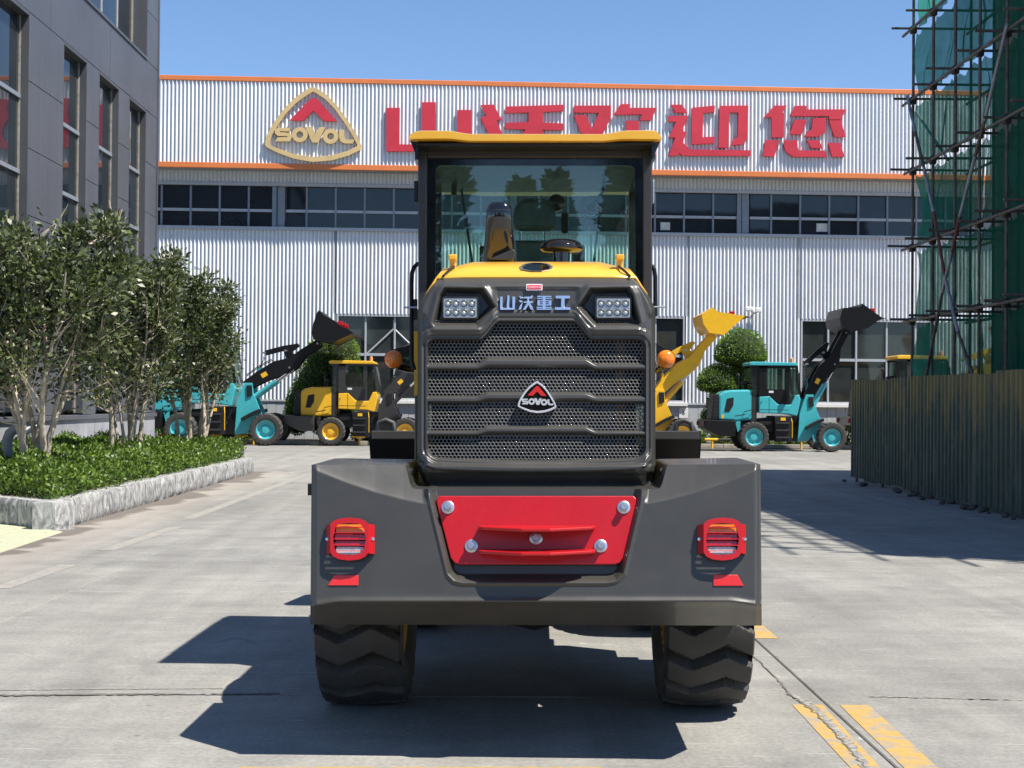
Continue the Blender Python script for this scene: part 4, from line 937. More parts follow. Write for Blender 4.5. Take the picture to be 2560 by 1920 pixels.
    pr([(960, 700), (1010, 690), (1010, 780), (985, 800)], -.60, -.40, 'frame_plate', fcol); pr([(1180, 690), (1330, 690), (1330, 720), (1230, 730)], -.60, -.36, 'mudguard', 'black_plastic')
    MB().tube([(LQ((1500, 640))[0], -.6, LQ((1500, 640))[1]), (LQ((1510, 640))[0], -.72, LQ((1510, 700))[1]), (LQ((1510, 640))[0], -.72, LQ((1510, 850))[1])], .012, 6).obj('grab_rail', 'sticker_yellow' if k % 2 else 'decal_white', t)
    for q in (0, 1): xw = (0, (1885 - 1128) * KP)[q]; [MB().lathe([(.014, 0), (.014, -.02)], (xw + .11 * math.cos(j * math.pi / 4), -.865, RP + .11 * math.sin(j * math.pi / 4)), (0, 1, 0), 6).obj('wheel_nut', 'dark_metal', t) for j in range(8)]
    B = [(P0.x + 725 * ca * KP + q[0] * KP, P0.y + 725 * sa * KP - q[1] * KP) for q in bucket]
    bk = MB()
    bk.prism([(a, -1.0, b) for a, b in B], [(a, -.95, b) for a, b in B]); bk.prism([(a, .95, b) for a, b in B], [(a, 1.0, b) for a, b in B])
    cx, cz = sum(a for a, b in B) / len(B), sum(b for a, b in B) / len(B); nB = len(B)
    k0 = max(range(nB), key=lambda i: B[i][0])            # cutting edge: the point farthest forward; the mouth runs from it to the next point
    order = [B[(k0 + i) % nB] for i in range(nB)]
    for (a, b) in zip(order[:-1], order[1:]):
        q = [(a[0], a[1]), (b[0], b[1]), (b[0] + (cx - b[0]) * .06, b[1] + (cz - b[1]) * .06), (a[0] + (cx - a[0]) * .06, a[1] + (cz - a[1]) * .06)]
        bk.prism([(u, -.948, v) for u, v in q], [(u, .948, v) for u, v in q])
    BK = bk.obj('bucket', am, t)
    e = order[0]; f = order[-1]
    for sgn in (-.8, 0, .8): MB().box((e[0] + f[0]) / 2 - .03, (e[0] + f[0]) / 2 + .12, sgn - .07, sgn + .07, (e[1] + f[1]) / 2 - .03, (e[1] + f[1]) / 2 + .09).obj('hook', 'red_guard', BK, bevel=.01)
    for q in range(7):
        yy = -.9 + q * .3; MB().prism([(e[0] - .03, yy - .04, e[1] - .03), (e[0] - .03, yy + .04, e[1] - .03), (e[0] - .03, yy + .04, e[1] + .03), (e[0] - .03, yy - .04, e[1] + .03)], [(e[0] + .16, yy - .02, e[1] - .03), (e[0] + .16, yy + .02, e[1] - .03), (e[0] + .16, yy + .02, e[1] - .02), (e[0] + .16, yy - .02, e[1] - .02)]).obj('tooth', 'dark_metal', BK)
    return t
_rims = {}
pbr('beacon_lens', (.75, .32, .16), .3, coat=.4, var=.2, scale=20)
BKT_R = [(302, -133), (161, -31), (7, 8), (-100, -60), (-109, -133), (-83, -223), (84, -236), (110, -268)]
sL = .3165 / .2532 / 1.12
BKT_L = [(q[0] * sL, q[1] * sL) for q in ((295, -72), (130, 5), (-10, -20), (-32, -70), (-25, -120), (5, -225), (25, -255), (60, -220))]
s8 = .3255 / .2532
BKT_Y = [(q[0] * s8, q[1] * s8) for q in ((195, -130), (45, 5), (-60, -10), (-100, -70), (-115, -140), (-35, -190), (0, -160))]
parked('teal wheel loader with black lifted arm at right, nearest the green hoarding', 1886, None, 'teal_paint', 'black_paint', 'black_paint', 60, BKT_R, 1.0, contact=1129)
parked('yellow wheel loader with raised yellow bucket, half hidden behind the main loader', 1886 - 390 + 2, None, 'loader_yellow', 'loader_yellow', None, 46, BKT_Y, 1.06, contact=1126)
parked('teal wheel loader with black lifted arm at left, partly behind the trees', 448, None, 'teal_paint', 'black_paint', 'black_paint', 31, BKT_L, 1.13, contact=1113)
parked('yellow wheel loader with grey bumper and grey arm, left of the main loader', 826, None, 'loader_yellow', 'cab_paint', None, 42, BKT_R, 1.0, armcol2='cab_paint', contact=1114)
parked('yellow wheel loader mostly hidden behind the green hoarding and netting', 2258, None, 'loader_yellow', 'loader_yellow', None, 38, BKT_Y, 1.12, contact=1126)
# ================================================================== MAIN LOADER
MH = -math.atan2(1341 - 1280, FPX) - math.atan2(43, FPX)
fw = Vector((-math.sin(MH), math.cos(MH), 0))
D0 = 6.0
MM = Matrix.Translation(fw * D0) @ Matrix.Rotation(MH, 4, 'Z') @ Matrix.Rotation(-ROLL, 4, 'Y')
ctr = Frame(MM); MF = ctr
ML = empty('wheel_loader', m=MM, label='large yellow and dark grey wheel loader seen from behind in the middle of the yard', cat='loader')
def M(px, py, v): return MF.hit(px, py, v)
def mp(poly, v): return [M(x, y, v) for x, y in poly]
def mprism(poly, v0, v1, name, mat, par=ML, bevel=.0, smooth=None, seg=2):
    f = mp(poly, v0); b = [Vector((p.x, v1, p.z)) for p in f]; return MB().prism(f, b).obj(name, mat, par, smooth=smooth, bevel=bevel, seg=seg)
def rect(x0, x1, y0, y1): return [(x0, y0), (x1, y0), (x1, y1), (x0, y1)]
def rrect(x0, x1, y0, y1, r, n=5):
    P = []
    for cx, cy, a0 in ((x1 - r, y0 + r, -90), (x1 - r, y1 - r, 0), (x0 + r, y1 - r, 90), (x0 + r, y0 + r, 180)):
        for k in range(n + 1): a = R(a0 + 90 * k / n); P.append((cx + r * math.cos(a), cy + r * math.sin(a)))
    return P
def sheet(name, PX, PY, VV, keep, mat, par, back_rows=None):
    """moulded surface: arrays of photo positions and depths become one skin"""
    ny, nx = PX.shape; verts = np.zeros((ny, nx, 3))
    o = np.array(MF.o); i3 = np.array(MF.i.to_3x3()); cr = np.array(CAMR)
    d = np.stack([(PX - W / 2) / FPX, (H / 2 - PY) / FPX, -np.ones_like(PX)], -1) @ cr.T @ i3.T
    t = (VV - o[1]) / d[..., 1]; verts = o + d * t[..., None]
    idx = np.arange(ny * nx).reshape(ny, nx)
    q = np.stack([idx[:-1, :-1], idx[:-1, 1:], idx[1:, 1:], idx[1:, :-1]], -1)
    k = keep[:-1, :-1] & keep[:-1, 1:] & keep[1:, 1:] & keep[1:, :-1]
    return verts, q[k]
CX = 1341.0
HT = .19                                        # how far the hood's rear leans forward from bottom to top
def hv(y_): return .20 + (1216 - y_) / 524 * HT
BTN = Vector((0, .978, -.208)).normalized()     # into the leaning rear face of the bumper
def btv(y_): return .213 * (1504 - y_) / 592 - .13
def mprism_h(poly, o0, o1, name, mat, par=ML, bevel=.0, seg=2):
    f = [M(x, y, hv(y) + o0) for x, y in poly]; return MB().prism(f, [p + Vector((0, o1 - o0, 0)) for p in f]).obj(name, mat, par, bevel=bevel, seg=seg)
def bp(x, y, n): return M(x, y, btv(y)) + BTN * n
def mprism_b(poly, n0, n1, name, mat, par=ML, bevel=.0, seg=2):
    f = [bp(x, y, n0) for x, y in poly]; return MB().prism(f, [p + BTN * (n1 - n0) for p in f]).obj(name, mat, par, bevel=bevel, seg=seg)
# ---------------------------------------------------------------- hood rear moulding
ny, nx = 300, 340
py = np.linspace(692, 1216, ny)
hwp = np.interp(py, [690, 694, 733, 758, 775, 1160, 1178, 1217], [243, 249, 277, 291, 297, 297.5, 294, 276])
T = np.linspace(-1, 1, nx); PX = CX + T[None, :] * hwp[:, None]; PY = np.repeat(py[:, None], nx, 1); AX = np.abs(PX - CX)
step = lambda a, b, hi, lo: lo + (hi - lo) * (1 - sm(a, b, AX))          # centre value hi, sides lo
gt = step(90, 142, 806.0, 851.0)                                          # upper edge of the grille opening
gb = 1152 - 9 * (AX / 270) ** 2
op = np.maximum(np.maximum(gt - PY, PY - gb), AX - 271)
cy_, cx_ = np.maximum(PY - (gb - 26), 0), np.maximum(AX - 245, 0)
rc = np.where((cy_ > 0) & (cx_ > 0), np.hypot(cy_, cx_) - 26, -99); op = np.maximum(op, rc)
cy2, cx2 = np.maximum(gt + 18 - PY, 0), np.maximum(AX - 253, 0)
op = np.maximum(op, np.where((cy2 > 0) & (cx2 > 0), np.hypot(cy2, cx2) - 18, -99))
bars = [(step(120, 152, 893, 909), step(120, 152, 922, 928)), (step(120, 152, 979, 989), step(120, 152, 1005, 1010)), (step(120, 152, 1064, 1076), step(120, 152, 1087, 1092))]
tilt = (1216 - PY) / 524 * HT
V0 = .20 + tilt
V = V0.copy()
V += .075 * sm(5, -9, op)                                     # sink into the opening
V -= .012 * sm(34, 26, op) * sm(10, 17, op)                   # raised rim round the opening
inb = np.full(PX.shape, 99.0)
for t_, b_ in bars:
    c_, h_ = (t_ + b_) / 2, (b_ - t_) / 2
    q = (PY - c_) / h_
    inb = np.minimum(inb, np.abs(q) - 1)
    prof_ = np.interp(q, [-1.25, -1.0, -.55, -.35, .25, .75, 1.0, 1.25], [.085, .030, .012, .010, .010, .022, .04, .085])
    V = np.where((np.abs(q) < 1.25) & (op < 6), np.minimum(V, V0 + prof_), V)
keep = ~((op < -4) & (inb > .18))
pock = [(1477, 724), (1570, 722), (1580, 738), (1597, 806), (1594, 811), (1490, 812), (1484, 806), (1447, 767)]
pd = sdf_poly([(p[0] - CX, p[1]) for p in pock], AX, PY)
V += .060 * sm(3, -11, pd); V -= .012 * sm(22, 8, pd) * sm(-1, 6, pd)
V += .010 * sm(112, 96, AX) * sm(716, 724, PY) * sm(800, 788, PY)         # text panel
V += .05 * sm(722, 690, PY) ** 1.5                                          # rounded upper shoulder
V += .05 * sm(1170, 1216, PY) ** 1.2 * 1.2 - .012 * sm(1158, 1166, PY) * sm(1190, 1178, PY)
V += .016 * sm(272, 284, AX) * sm(780, 800, PY)                             # side frames sit back a little
V += .07 * np.clip((np.abs(T)[None, :] - .955) / .045, 0, 1) ** 2
verts, quads = sheet('x', PX, PY, V, keep, None, None)
vv = verts.reshape(-1, 3)
# rim turned forward all round
per = np.concatenate([np.arange(nx), (np.arange(1, ny) + 0) * nx + nx - 1, (ny - 1) * nx + np.arange(nx - 2, -1, -1), np.arange(ny - 2, 0, -1) * nx])
bk = vv[per].copy(); bk[:, 1] = .50; o_ = len(vv); vv = np.concatenate([vv, bk]); n_ = len(per); a = np.arange(n_); b = (a + 1) % n_
quads = np.concatenate([quads.reshape(-1, 4), np.stack([per[a], per[b], o_ + b, o_ + a], 1)])
HR = np_mesh('hood_rear_panel', vv, quads, 'grey_paint', ML, 50)
# honeycomb mesh behind the bars, one sheet to each opening
def honeycomb(y0, y1, name):
    pc = 9.5; mb = MB(); rw = pc * .866; j = 0; yy = y0; th = .0
    rin = pc * .5 * .74 / math.cos(R(30)); vi = {}; vs = []; fs = []
    def vid(x, y, kind):
        k_ = (round(x * 8), round(y * 8), kind)
        if k_ not in vi:
            vv_ = hv(y) + .036; vi[k_] = len(vs); vs.append(tuple(M(x, y, vv_)))
        return vi[k_]
    while yy < y1:
        xx = CX - 276 + (pc / 2 if j % 2 else 0)
        while xx < CX + 276:
            oid = []; iid = []
            for k in range(6):
                a_ = R(30 + 60 * k); R_ = pc * .5 / math.cos(R(30))
                oid.append(vid(xx + R_ * math.cos(a_), yy + R_ * math.sin(a_), 0)); iid.append(vid(xx + rin * math.cos(a_), yy + rin * math.sin(a_), (round(xx * 4), round(yy * 4), k)))
            for k in range(6): fs.append((oid[k], oid[(k + 1) % 6], iid[(k + 1) % 6], iid[k]))
            xx += pc
        yy += rw; j += 1
    o = np_mesh(name, vs, fs, 'mesh_paint', ML); s_ = o.modifiers.new('thickness', 'SOLIDIFY'); s_.thickness = .003; return o
pbr('mesh_paint', (.085, .085, .082), .4, metal=.1, coat=.2, var=.1)
for a_, b_ in ((802, 918), (918, 998), (998, 1082), (1082, 1158)): honeycomb(a_ + 4.1, b_ + 4.1, 'grille_mesh')
# engine bay seen through the mesh
pbr('radiator', (.10, .105, .115), .6, metal=.3, var=.2); pbr('radiator_dark', (.02, .02, .022), .7); pbr('plywood', (.22, .11, .045), .7, var=.3)
rad = MB().box(-.34, .37, .56, .64, .82, 1.62).obj('radiator', 'radiator_dark', ML)
for k in range(16):
    x_ = -.23 + k * .036; MB().box(x_, x_ + .021, .545, .559, .83, 1.62).obj('radiator_fin', 'radiator', rad)
MB().box(-.34, -.27, .54, .555, .82, 1.62).obj('radiator_side', 'radiator', rad); MB().box(.32, .37, .54, .555, .82, 1.60).obj('radiator_side', 'radiator', rad)
MB().box(.375, .42, .50, .54, .95, 1.90).obj('engine_bracket', 'plywood', ML); MB().box(-.52, -.47, .42, .9, .80, 1.35).obj('hood_inner_panel', 'loader_yellow', ML)
MB().box(-.5, .5, .95, 1.0, .8, 1.95).obj('engine_block', 'radiator_dark', ML)
# ---------------------------------------------------------------- yellow hood
L1 = [(1052, 1195), (1049, 790), (1064, 733), (1078, 712), (1091, 692), (1150, 690.5), (1220, 690), (CX, 690)]
L2 = [(1056, 1190), (1052, 800), (1066, 735), (1090, 700), (1108, 672), (1140, 665), (1183, 654.8), (CX, 654.5)]
def fullp(Lh): return Lh + [(2 * CX - x, y) for x, y in Lh[-2::-1]]
rows = [mp(fullp(L1), .43), mp(fullp(L2), .98)]; r3 = [Vector((p.x, 1.48, p.z)) for p in rows[1]]; rows.append(r3)
HD = MB().loft(rows, closed=False, caps=False).obj('hood', 'yellow_paint', ML, smooth=38, recalc=True)
sd = HD.modifiers.new('thickness', 'SOLIDIFY'); sd.thickness = .012; sd.offset = -1
def vh(py_): return .43 + (690 - py_) / 35.5 * .55
for sgn in (-1, 1):
    mir = lambda x: CX + sgn * (x - CX)
    MB().tube([M(mir(x), y, v) - Vector((0, .012, 0)) for x, y, v in ((1108, 691, .43), (1120, 679, .60), (1132, 669, .77), (1140, 665.5, .91))], .006, 6).obj('lid_gap', 'black_plastic', HD)
    h0 = M(mir(1133), 668, .85)
    hk = MB().box(h0.x - .014, h0.x + .014, .82, .90, h0.z - .015, h0.z + .05).box(h0.x - .02, h0.x + .02, .80, .86, h0.z + .03, h0.z + .058).obj('hood_hinge', 'yellow_paint', HD, bevel=.006)
octo = [(1298, 670), (1310, 663), (1330, 660), (1352, 660), (1372, 663), (1383, 670), (1378, 677), (1355, 681), (1328, 681), (1303, 677)]
def onhood(poly, lift): return [M(x, y, vh(y)) + Vector((0, -lift * .87, lift * .5)) for x, y in poly]
oc2 = [(CX + (x - CX) * .84, 670 + (y - 670) * .96) for x, y in octo]
MB().ring(onhood(octo, .012), onhood(oc2, .012), onhood(octo, -.01), onhood(oc2, -.01)).obj('latch_frame', 'steel_zinc', HD)
MB().prism(onhood(oc2, .006), onhood(oc2, -.008)).obj('latch_recess', 'black_gloss', HD)
# ---------------------------------------------------------------- work lights
pbr('lamp_housing', (.02, .02, .02), .25, coat=.5); pbr('lamp_reflector', (.80, .82, .86), .22, metal=.85, var=.05); pbr('lamp_cup', (.22, .23, .22), .12, metal=.9, var=.3, scale=60); pbr('led_chip', (.72, .72, .60), .3)
for sgn, lab in ((-1, 'left'), (1, 'right')):
    x0, x1 = (1104, 1196) if sgn < 0 else (1487, 1580); y0, y1 = 741.5, 799; vl = hv(770) + .012
    wl = mprism(rrect(x0, x1, y0, y1, 5), vl, vl + .055, 'work_light', 'lamp_housing', bevel=.004)
    mprism(rrect(x0 + 5, x1 - 5, y0 + 5, y1 - 5, 3), vl - .004, vl + .01, 'reflector', 'lamp_reflector', wl, .002)
    for r_ in range(2):
        for c_ in range(4):
            c = M(x0 + 16 + c_ * (x1 - x0 - 32) / 3, y0 + 17.5 + r_ * (y1 - y0 - 35), vl - .0045)
            cup = MB().lathe([(.0165, -.0012), (.0158, -.0022), (.0135, -.0012), (.0115, .0), (.009, .0008), (.006, .0008), (.001, .0008)], c, (0, 1, 0), 18, False).obj('led_cup', 'lamp_cup', wl, smooth=50)
            MB().lathe([(.0055, -.004), (.004, -.0055), (.0005, -.006)], c, (0, 1, 0), 10, False).obj('led_chip', 'led_chip', cup, smooth=60)
    gf = M(x0 + 3, y0 + 3, vl - .009)
# ---------------------------------------------------------------- lettering, sticker, badge
cD = lambda p: (1200 + p[0] * .12658, 720 + p[1] * .12658)
TXT = [[(395, 170), (445, 170), (440, 392), (525, 395), (540, 145), (578, 145), (574, 395), (640, 392), (640, 170), (690, 170), (685, 430), (395, 432)],
       [(765, 155), (830, 180), (855, 200), (800, 210)], [(762, 240), (800, 240), (850, 265), (800, 290)], [(755, 430), (800, 330), (840, 300), (810, 420)],
       [(870, 175), (1005, 170), (1010, 150), (1050, 150), (1025, 205), (970, 208), (965, 262), (1045, 262), (1040, 295), (985, 298), (1045, 390), (1040, 432), (1005, 430), (955, 330), (900, 430), (845, 430), (850, 415), (930, 295), (860, 292), (862, 265), (930, 262), (935, 208), (862, 205)],
       [(1495, 152), (1778, 152), (1775, 205), (1670, 207), (1672, 380), (1785, 382), (1782, 432), (1478, 432), (1480, 380), (1600, 380), (1605, 207), (1492, 205)]]
pbr('bright_letter', (.62, .72, .88), .16, metal=.75, var=.05)
for P in TXT: mprism_h([cD(p) for p in P], -.010, .018, 'letter', 'bright_letter', HR, .0008, seg=1)
zb = [(155, 180, [(1130, 1410)]), (180, 195, [(1240, 1295)]), (195, 218, [(1130, 1415)]), (218, 240, [(1240, 1295)]), (240, 262, [(1135, 1410)]), (262, 285, [(1135, 1180), (1240, 1295), (1360, 1410)]), (285, 302, [(1135, 1410)]),
      (302, 322, [(1135, 1180), (1240, 1295), (1360, 1410)]), (322, 345, [(1135, 1410)]), (345, 370, [(1240, 1295)]), (370, 392, [(1120, 1415)]), (392, 405, [(1240, 1295)]), (405, 430, [(1120, 1415)])]
mb = MB()
for a_, b_, sp in zb:
    for c_, d_ in sp:
        f = [M(*cD(q), hv(cD(q)[1]) - .010) for q in rect(c_, d_, a_, b_)]; mb.prism(f, [p + Vector((0, .028, 0)) for p in f])
mb.obj('letter', 'bright_letter', HR)
vs_ = hv(718) - .004
pbr('sticker_white', (.8, .78, .78), .4); pbr('sticker_red', (.62, .05, .08), .4)
sk = mprism_h(rrect(1315.5, 1356, 710, 725.5, 2.5), -.004, .02, 'sticker', 'sticker_white', HR)
mprism_h(rrect(1317.5, 1354, 712, 723.5, 1.5), -.0055, -.0035, 'sticker_field', 'sticker_red', sk)
c = M(1335.8, 718, hv(718) - .0085); text('sticker_text', '已加防冻液', 'sticker_white', sk, Matrix.Translation(c) @ Matrix.Rotation(R(90), 4, 'X'), .0125, .0002)
# rounded triangle badge
sxb, syb = (1391 - 1294) / 1785, (1033 - 953) / 1385
cE = lambda p: (1294 + (p[0] - 160) * sxb, 953 + (p[1] - 125) * syb)
vb = hv(995) - .016
fo, fi = mp([cE(p) for p in EMB_O], vb), mp([cE(p) for p in EMB_I], vb)
bdg = MB().prism([Vector((p.x, vb + .006, p.z)) for p in mp([cE(p) for p in EMB_I], vb + .006)], [Vector((p.x, vb + .04, p.z)) for p in mp([cE(p) for p in EMB_I], vb + .04)]).obj('badge', 'black_gloss', ML)
MB().ring(fo, fi, [Vector((p.x, vb + .034, p.z)) for p in fo], [Vector((p.x, vb + .034, p.z)) for p in fi]).obj('badge_ring', 'badge_silver', bdg, bevel=.005)
f = mp([cE(p) for p in EMB_CH], vb + .002); MB().prism(f, [Vector((p.x, vb + .008, p.z)) for p in f]).obj('chevron', 'reflector_red', bdg)
for P in EMB_L:
    f = mp([cE(p) for p in P], vb - .001); MB().prism(f, [Vector((p.x, vb + .008, p.z)) for p in f]).obj('letter', 'badge_silver', bdg)
for c in EMB_RINGS:
    fo, fi = mp([cE(p) for p in oval(c, 150, 140)], vb - .001), mp([cE(p) for p in oval(c, 66, 56)], vb - .001)
    MB().ring(fo, fi, [Vector((p.x, vb + .008, p.z)) for p in fo], [Vector((p.x, vb + .008, p.z)) for p in fi]).obj('letter', 'badge_silver', bdg)
# ---------------------------------------------------------------- counterweight bumper
nx, ny = 460, 340
xs = np.concatenate([np.linspace(779, 1008, 90), np.linspace(1009, 1036, 60), np.linspace(1038, 1160, 150), np.linspace(1164, 1516, 90), np.linspace(1520, 1644, 150), np.linspace(1646, 1673, 60), np.linspace(1675, 1901, 90)]); nx = len(xs)
top = np.interp(xs, [779, 1008, 1014, 1026, 1032, 1040, 1642, 1649, 1655, 1668, 1674, 1901], [1162, 1162, 1164, 1212, 1221, 1223, 1223, 1221, 1210, 1164, 1161.5, 1160.5])
tt = np.linspace(0, 1, ny); PY = top[None, :] + (1561 + (xs[None, :] - 779) / 1122 * 3 - top[None, :]) * tt[:, None]
c0 = 1339.0; PXb = c0 + (xs[None, :] - c0) * (1 + .006 * (PY - 1162) / 400 - .0)
AXb = np.abs(PXb - c0); V = np.zeros(PXb.shape)
V += .213 * (1504 - np.minimum(PY, 1504)) / 592 - .13
crease = np.interp(AXb, [0, 280, 330, 400, 480, 540, 562], [1262, 1262, 1252, 1234, 1207, 1183, 1172])
dd = np.maximum(crease - PY, 0); V += .9 * (np.sqrt(dd ** 2 + 64) - 8) / 592 * sm(262, 284, AXb)          # faces above the crease lean back
low = 1504 + 10 * sm(480, 562, AXb); dl = np.maximum(PY - low + 4, 0); V += 2.1 * (np.sqrt(dl ** 2 + 20) - 4.4) / 592 * sm(0, 6, dl)
V -= .010 * np.exp(-((PY - low) / 9) ** 2)
V += .03 * sm(546, 564, AXb) ** 1.4
rec = sdf_poly([(-262, 1190), (262, 1190), (262, 1232), (214, 1432), (200, 1446), (180, 1450), (-180, 1450), (-200, 1446), (-214, 1432), (-262, 1232)], PXb - c0, PY)
V += .055 * sm(4, -16, rec); V -= .008 * sm(16, 8, rec) * sm(1, 7, rec)
verts, quads = sheet('x', PXb, PY, V, np.ones(PXb.shape, bool), None, None)
vv = verts.reshape(-1, 3); per = np.concatenate([np.arange(nx), np.arange(1, ny) * nx + nx - 1, (ny - 1) * nx + np.arange(nx - 2, -1, -1), np.arange(ny - 2, 0, -1) * nx])
bk1 = vv[per].copy(); bk1[:, 1] += .008; n_ = len(per)
cen = np.array([0, 0, .95]); bk1[:, 0] += np.sign(cen[0] - bk1[:, 0]) * -0.0
bk2 = bk1.copy(); bk2[:, 1] = .72; o_ = len(vv); vv = np.concatenate([vv, bk1, bk2]); a = np.arange(n_); b = (a + 1) % n_
quads = np.concatenate([quads.reshape(-1, 4), np.stack([per[a], per[b], o_ + b, o_ + a], 1), np.stack([o_ + a, o_ + b, o_ + n_ + b, o_ + n_ + a], 1)])
BP = np_mesh('rear_bumper', vv, quads, 'grey_bumper', ML, 42)
# scuffs where the lower lip was touched
# hitch plate
pl = [(1098, 1238), (1585, 1238), (1592, 1245), (1591, 1256), (1558, 1395), (1550, 1406), (1538, 1410), (1150, 1410), (1136, 1406), (1126, 1394), (1090, 1254), (1091, 1244)]
HP = mprism_b(pl, .018, .045, 'hitch_plate', 'red_paint', bevel=.004)
mprism_b(rect(1210, 1470, 1270, 1390), .046, .075, 'plate_spacer', 'grey_bumper', HP)
def flange(y0, name):
    P = [(1198, .0175), (1488, .0175), (1488, -.035), (1478, -.052), (1375, -.135), (1305, -.135), (1208, -.052), (1198, -.035)]
    up = Vector((0, 0, 1)); f = [bp(a_, y0, .0175) + Vector((0, n_ - .0175, 0)) for a_, n_ in P]
    return MB().prism([p - up * .007 for p in f], [p + up * .007 for p in f]).obj(name, 'red_paint', HP, bevel=.004)
flange(1316, 'hitch_flange'); flange(1375, 'hitch_flange')
def bolt(px_, py_, n, par, r=.0155):
    c = bp(px_, py_, n); ax = tuple(BTN)
    MB().lathe([(r * 1.75, .0), (r * 1.75, -.005), (r * 1.6, -.0065), (r * .9, -.0065)], c, ax, 24, False).obj('washer', 'steel_zinc', par, smooth=40)
    MB().lathe([(r, -.012), (r, -.034), (r * .86, -.037), (.002, -.037)], c, ax, 6, False).obj('bolt', 'steel_zinc', par)
    MB().lathe([(r * 1.25, -.0064), (r * 1.2, -.012), (r * .9, -.0125)], c, ax, 18, True).obj('lock_washer', 'steel_zinc', par)
for q in ((1119, 1267), (1560, 1267), (1178, 1364), (1502, 1364)): bolt(*q, .0175, HP)
bolt(1340, 1345, .0175, HP)
# tail lamps behind red guards
for sgn in (-1, 1):
    cx0 = 877 if sgn < 0 else 1803
    S = lambda P: [(cx0 + x_, y_) for x_, y_ in P]
    lamp = mprism_b(S(rrect(-43, 43, 1304, 1398, 22)), -.010, .02, 'tail_lamp', 'black_plastic', bevel=.004)
    for (y0, y1, mt_, hw_) in ((1313, 1335, 'amber_lens', 36), (1337, 1352, 'red_lens', 40), (1354, 1367, 'red_lens', 40), (1369, 1388, 'clear_lens', 36)):
        mprism_b(S(rrect(-hw_, hw_, y0, y1, 5)), -.024, -.009, 'lens', mt_, lamp, .003)
    OUT = [(-40, 1306), (-25, 1300), (0, 1297.5), (25, 1300), (40, 1306), (47, 1314), (47, 1384), (40, 1394), (25, 1401), (0, 1404), (-25, 1401), (-40, 1394), (-47, 1384), (-47, 1314)]
    INN = [(-28, 1315), (-18, 1312), (0, 1310.5), (18, 1312), (28, 1315), (35, 1322), (41, 1350), (36, 1378), (27, 1387), (0, 1391), (-27, 1387), (-36, 1378), (-41, 1350), (-35, 1322)]
    f1, f2 = [bp(x_, y_, -.046) for x_, y_ in S(OUT)], [bp(x_, y_, -.046) for x_, y_ in S(INN)]
    GU = MB().ring(f1, f2, [p + BTN * .005 for p in f1], [p + BTN * .005 for p in f2]).obj('lamp_guard', 'red_guard', ML)
    for yb2 in (1321, 1335, 1350.5, 1366, 1380): e_ = 4 if yb2 in (1321, 1380) else 0; mprism_b(S(rect(-41 + e_, 41 - e_, yb2 - 1.1, yb2 + 1.1)), -.0455, -.040, 'guard_bar', 'red_guard', GU)
    for s2 in (-1, 1):
        P = [(47, -.046), (60, -.012), (60, .012), (58.5, .012), (58.5, -.011), (47, -.041)]
        MB().prism([bp(cx0 + s2 * u, 1313, n_) for u, n_ in P], [bp(cx0 + s2 * u, 1386, n_) for u, n_ in P]).obj('guard_side', 'red_guard', GU)
        MB().lathe([(.007, 0), (.007, -.006), (.004, -.008)], bp(cx0 + s2 * 57, 1349, -.022), tuple(BTN), 10).obj('screw', 'chrome', GU)
    rf = [(836, 1438), (896, 1438), (896, 1464), (820, 1464)] if sgn < 0 else [(1783, 1437), (1843, 1437), (1859, 1465), (1783, 1465)]
    mprism_b(rf, -.005, .012, 'reflector', 'reflector_red', BP, .002)
# ---------------------------------------------------------------- wheels
RR = .545
def chev(s):                                    # zigzag seen on the tread
    return .52 * np.interp(s, [-1, -.42, .36, 1], [-.15, .42, -.42, .35])
MT = tyre_mesh(RR, .205, 18, 432, 44, chev, .072)
VAX, VFX = 1.16, 3.60
rimd = None
for v in (VAX, VFX):
    for sgn in (-1, 1):
        tw = link('wheel', MT, 'rubber', ML); tw.location = (sgn * .83, v, RR + (.0 if sgn < 0 else .0)); tw.rotation_euler = (0, 0, R(90 if sgn < 0 else 90))
        tw.rotation_euler = (R(0), 0, R(-90)); tw.rotation_euler.rotate_axis('Y', .13 if sgn < 0 else .05)
        if rimd is None: r_ = rim_mb(RR, .2).obj('rim', 'rim_gold', tw, smooth=35) if 'rim_gold' in MATS else rim_mb(RR, .2).obj('rim', pbr('rim_gold', (.50, .27, .03), .4, coat=.3, var=.15, dust=.2), tw, smooth=35); rimd = r_.data
        else: link('rim', rimd, None, tw)
    MB().tube([(-.72, v, RR), (-.2, v, RR)], .09, 12).tube([(.2, v, RR), (.72, v, RR)], .09, 12).lathe([(.08, -.2), (.17, -.12), (.2, 0), (.17, .12), (.08, .2)], (0, v, RR + .02), (1, 0, 0), 16).obj('axle', 'dark_metal', ML, smooth=40)
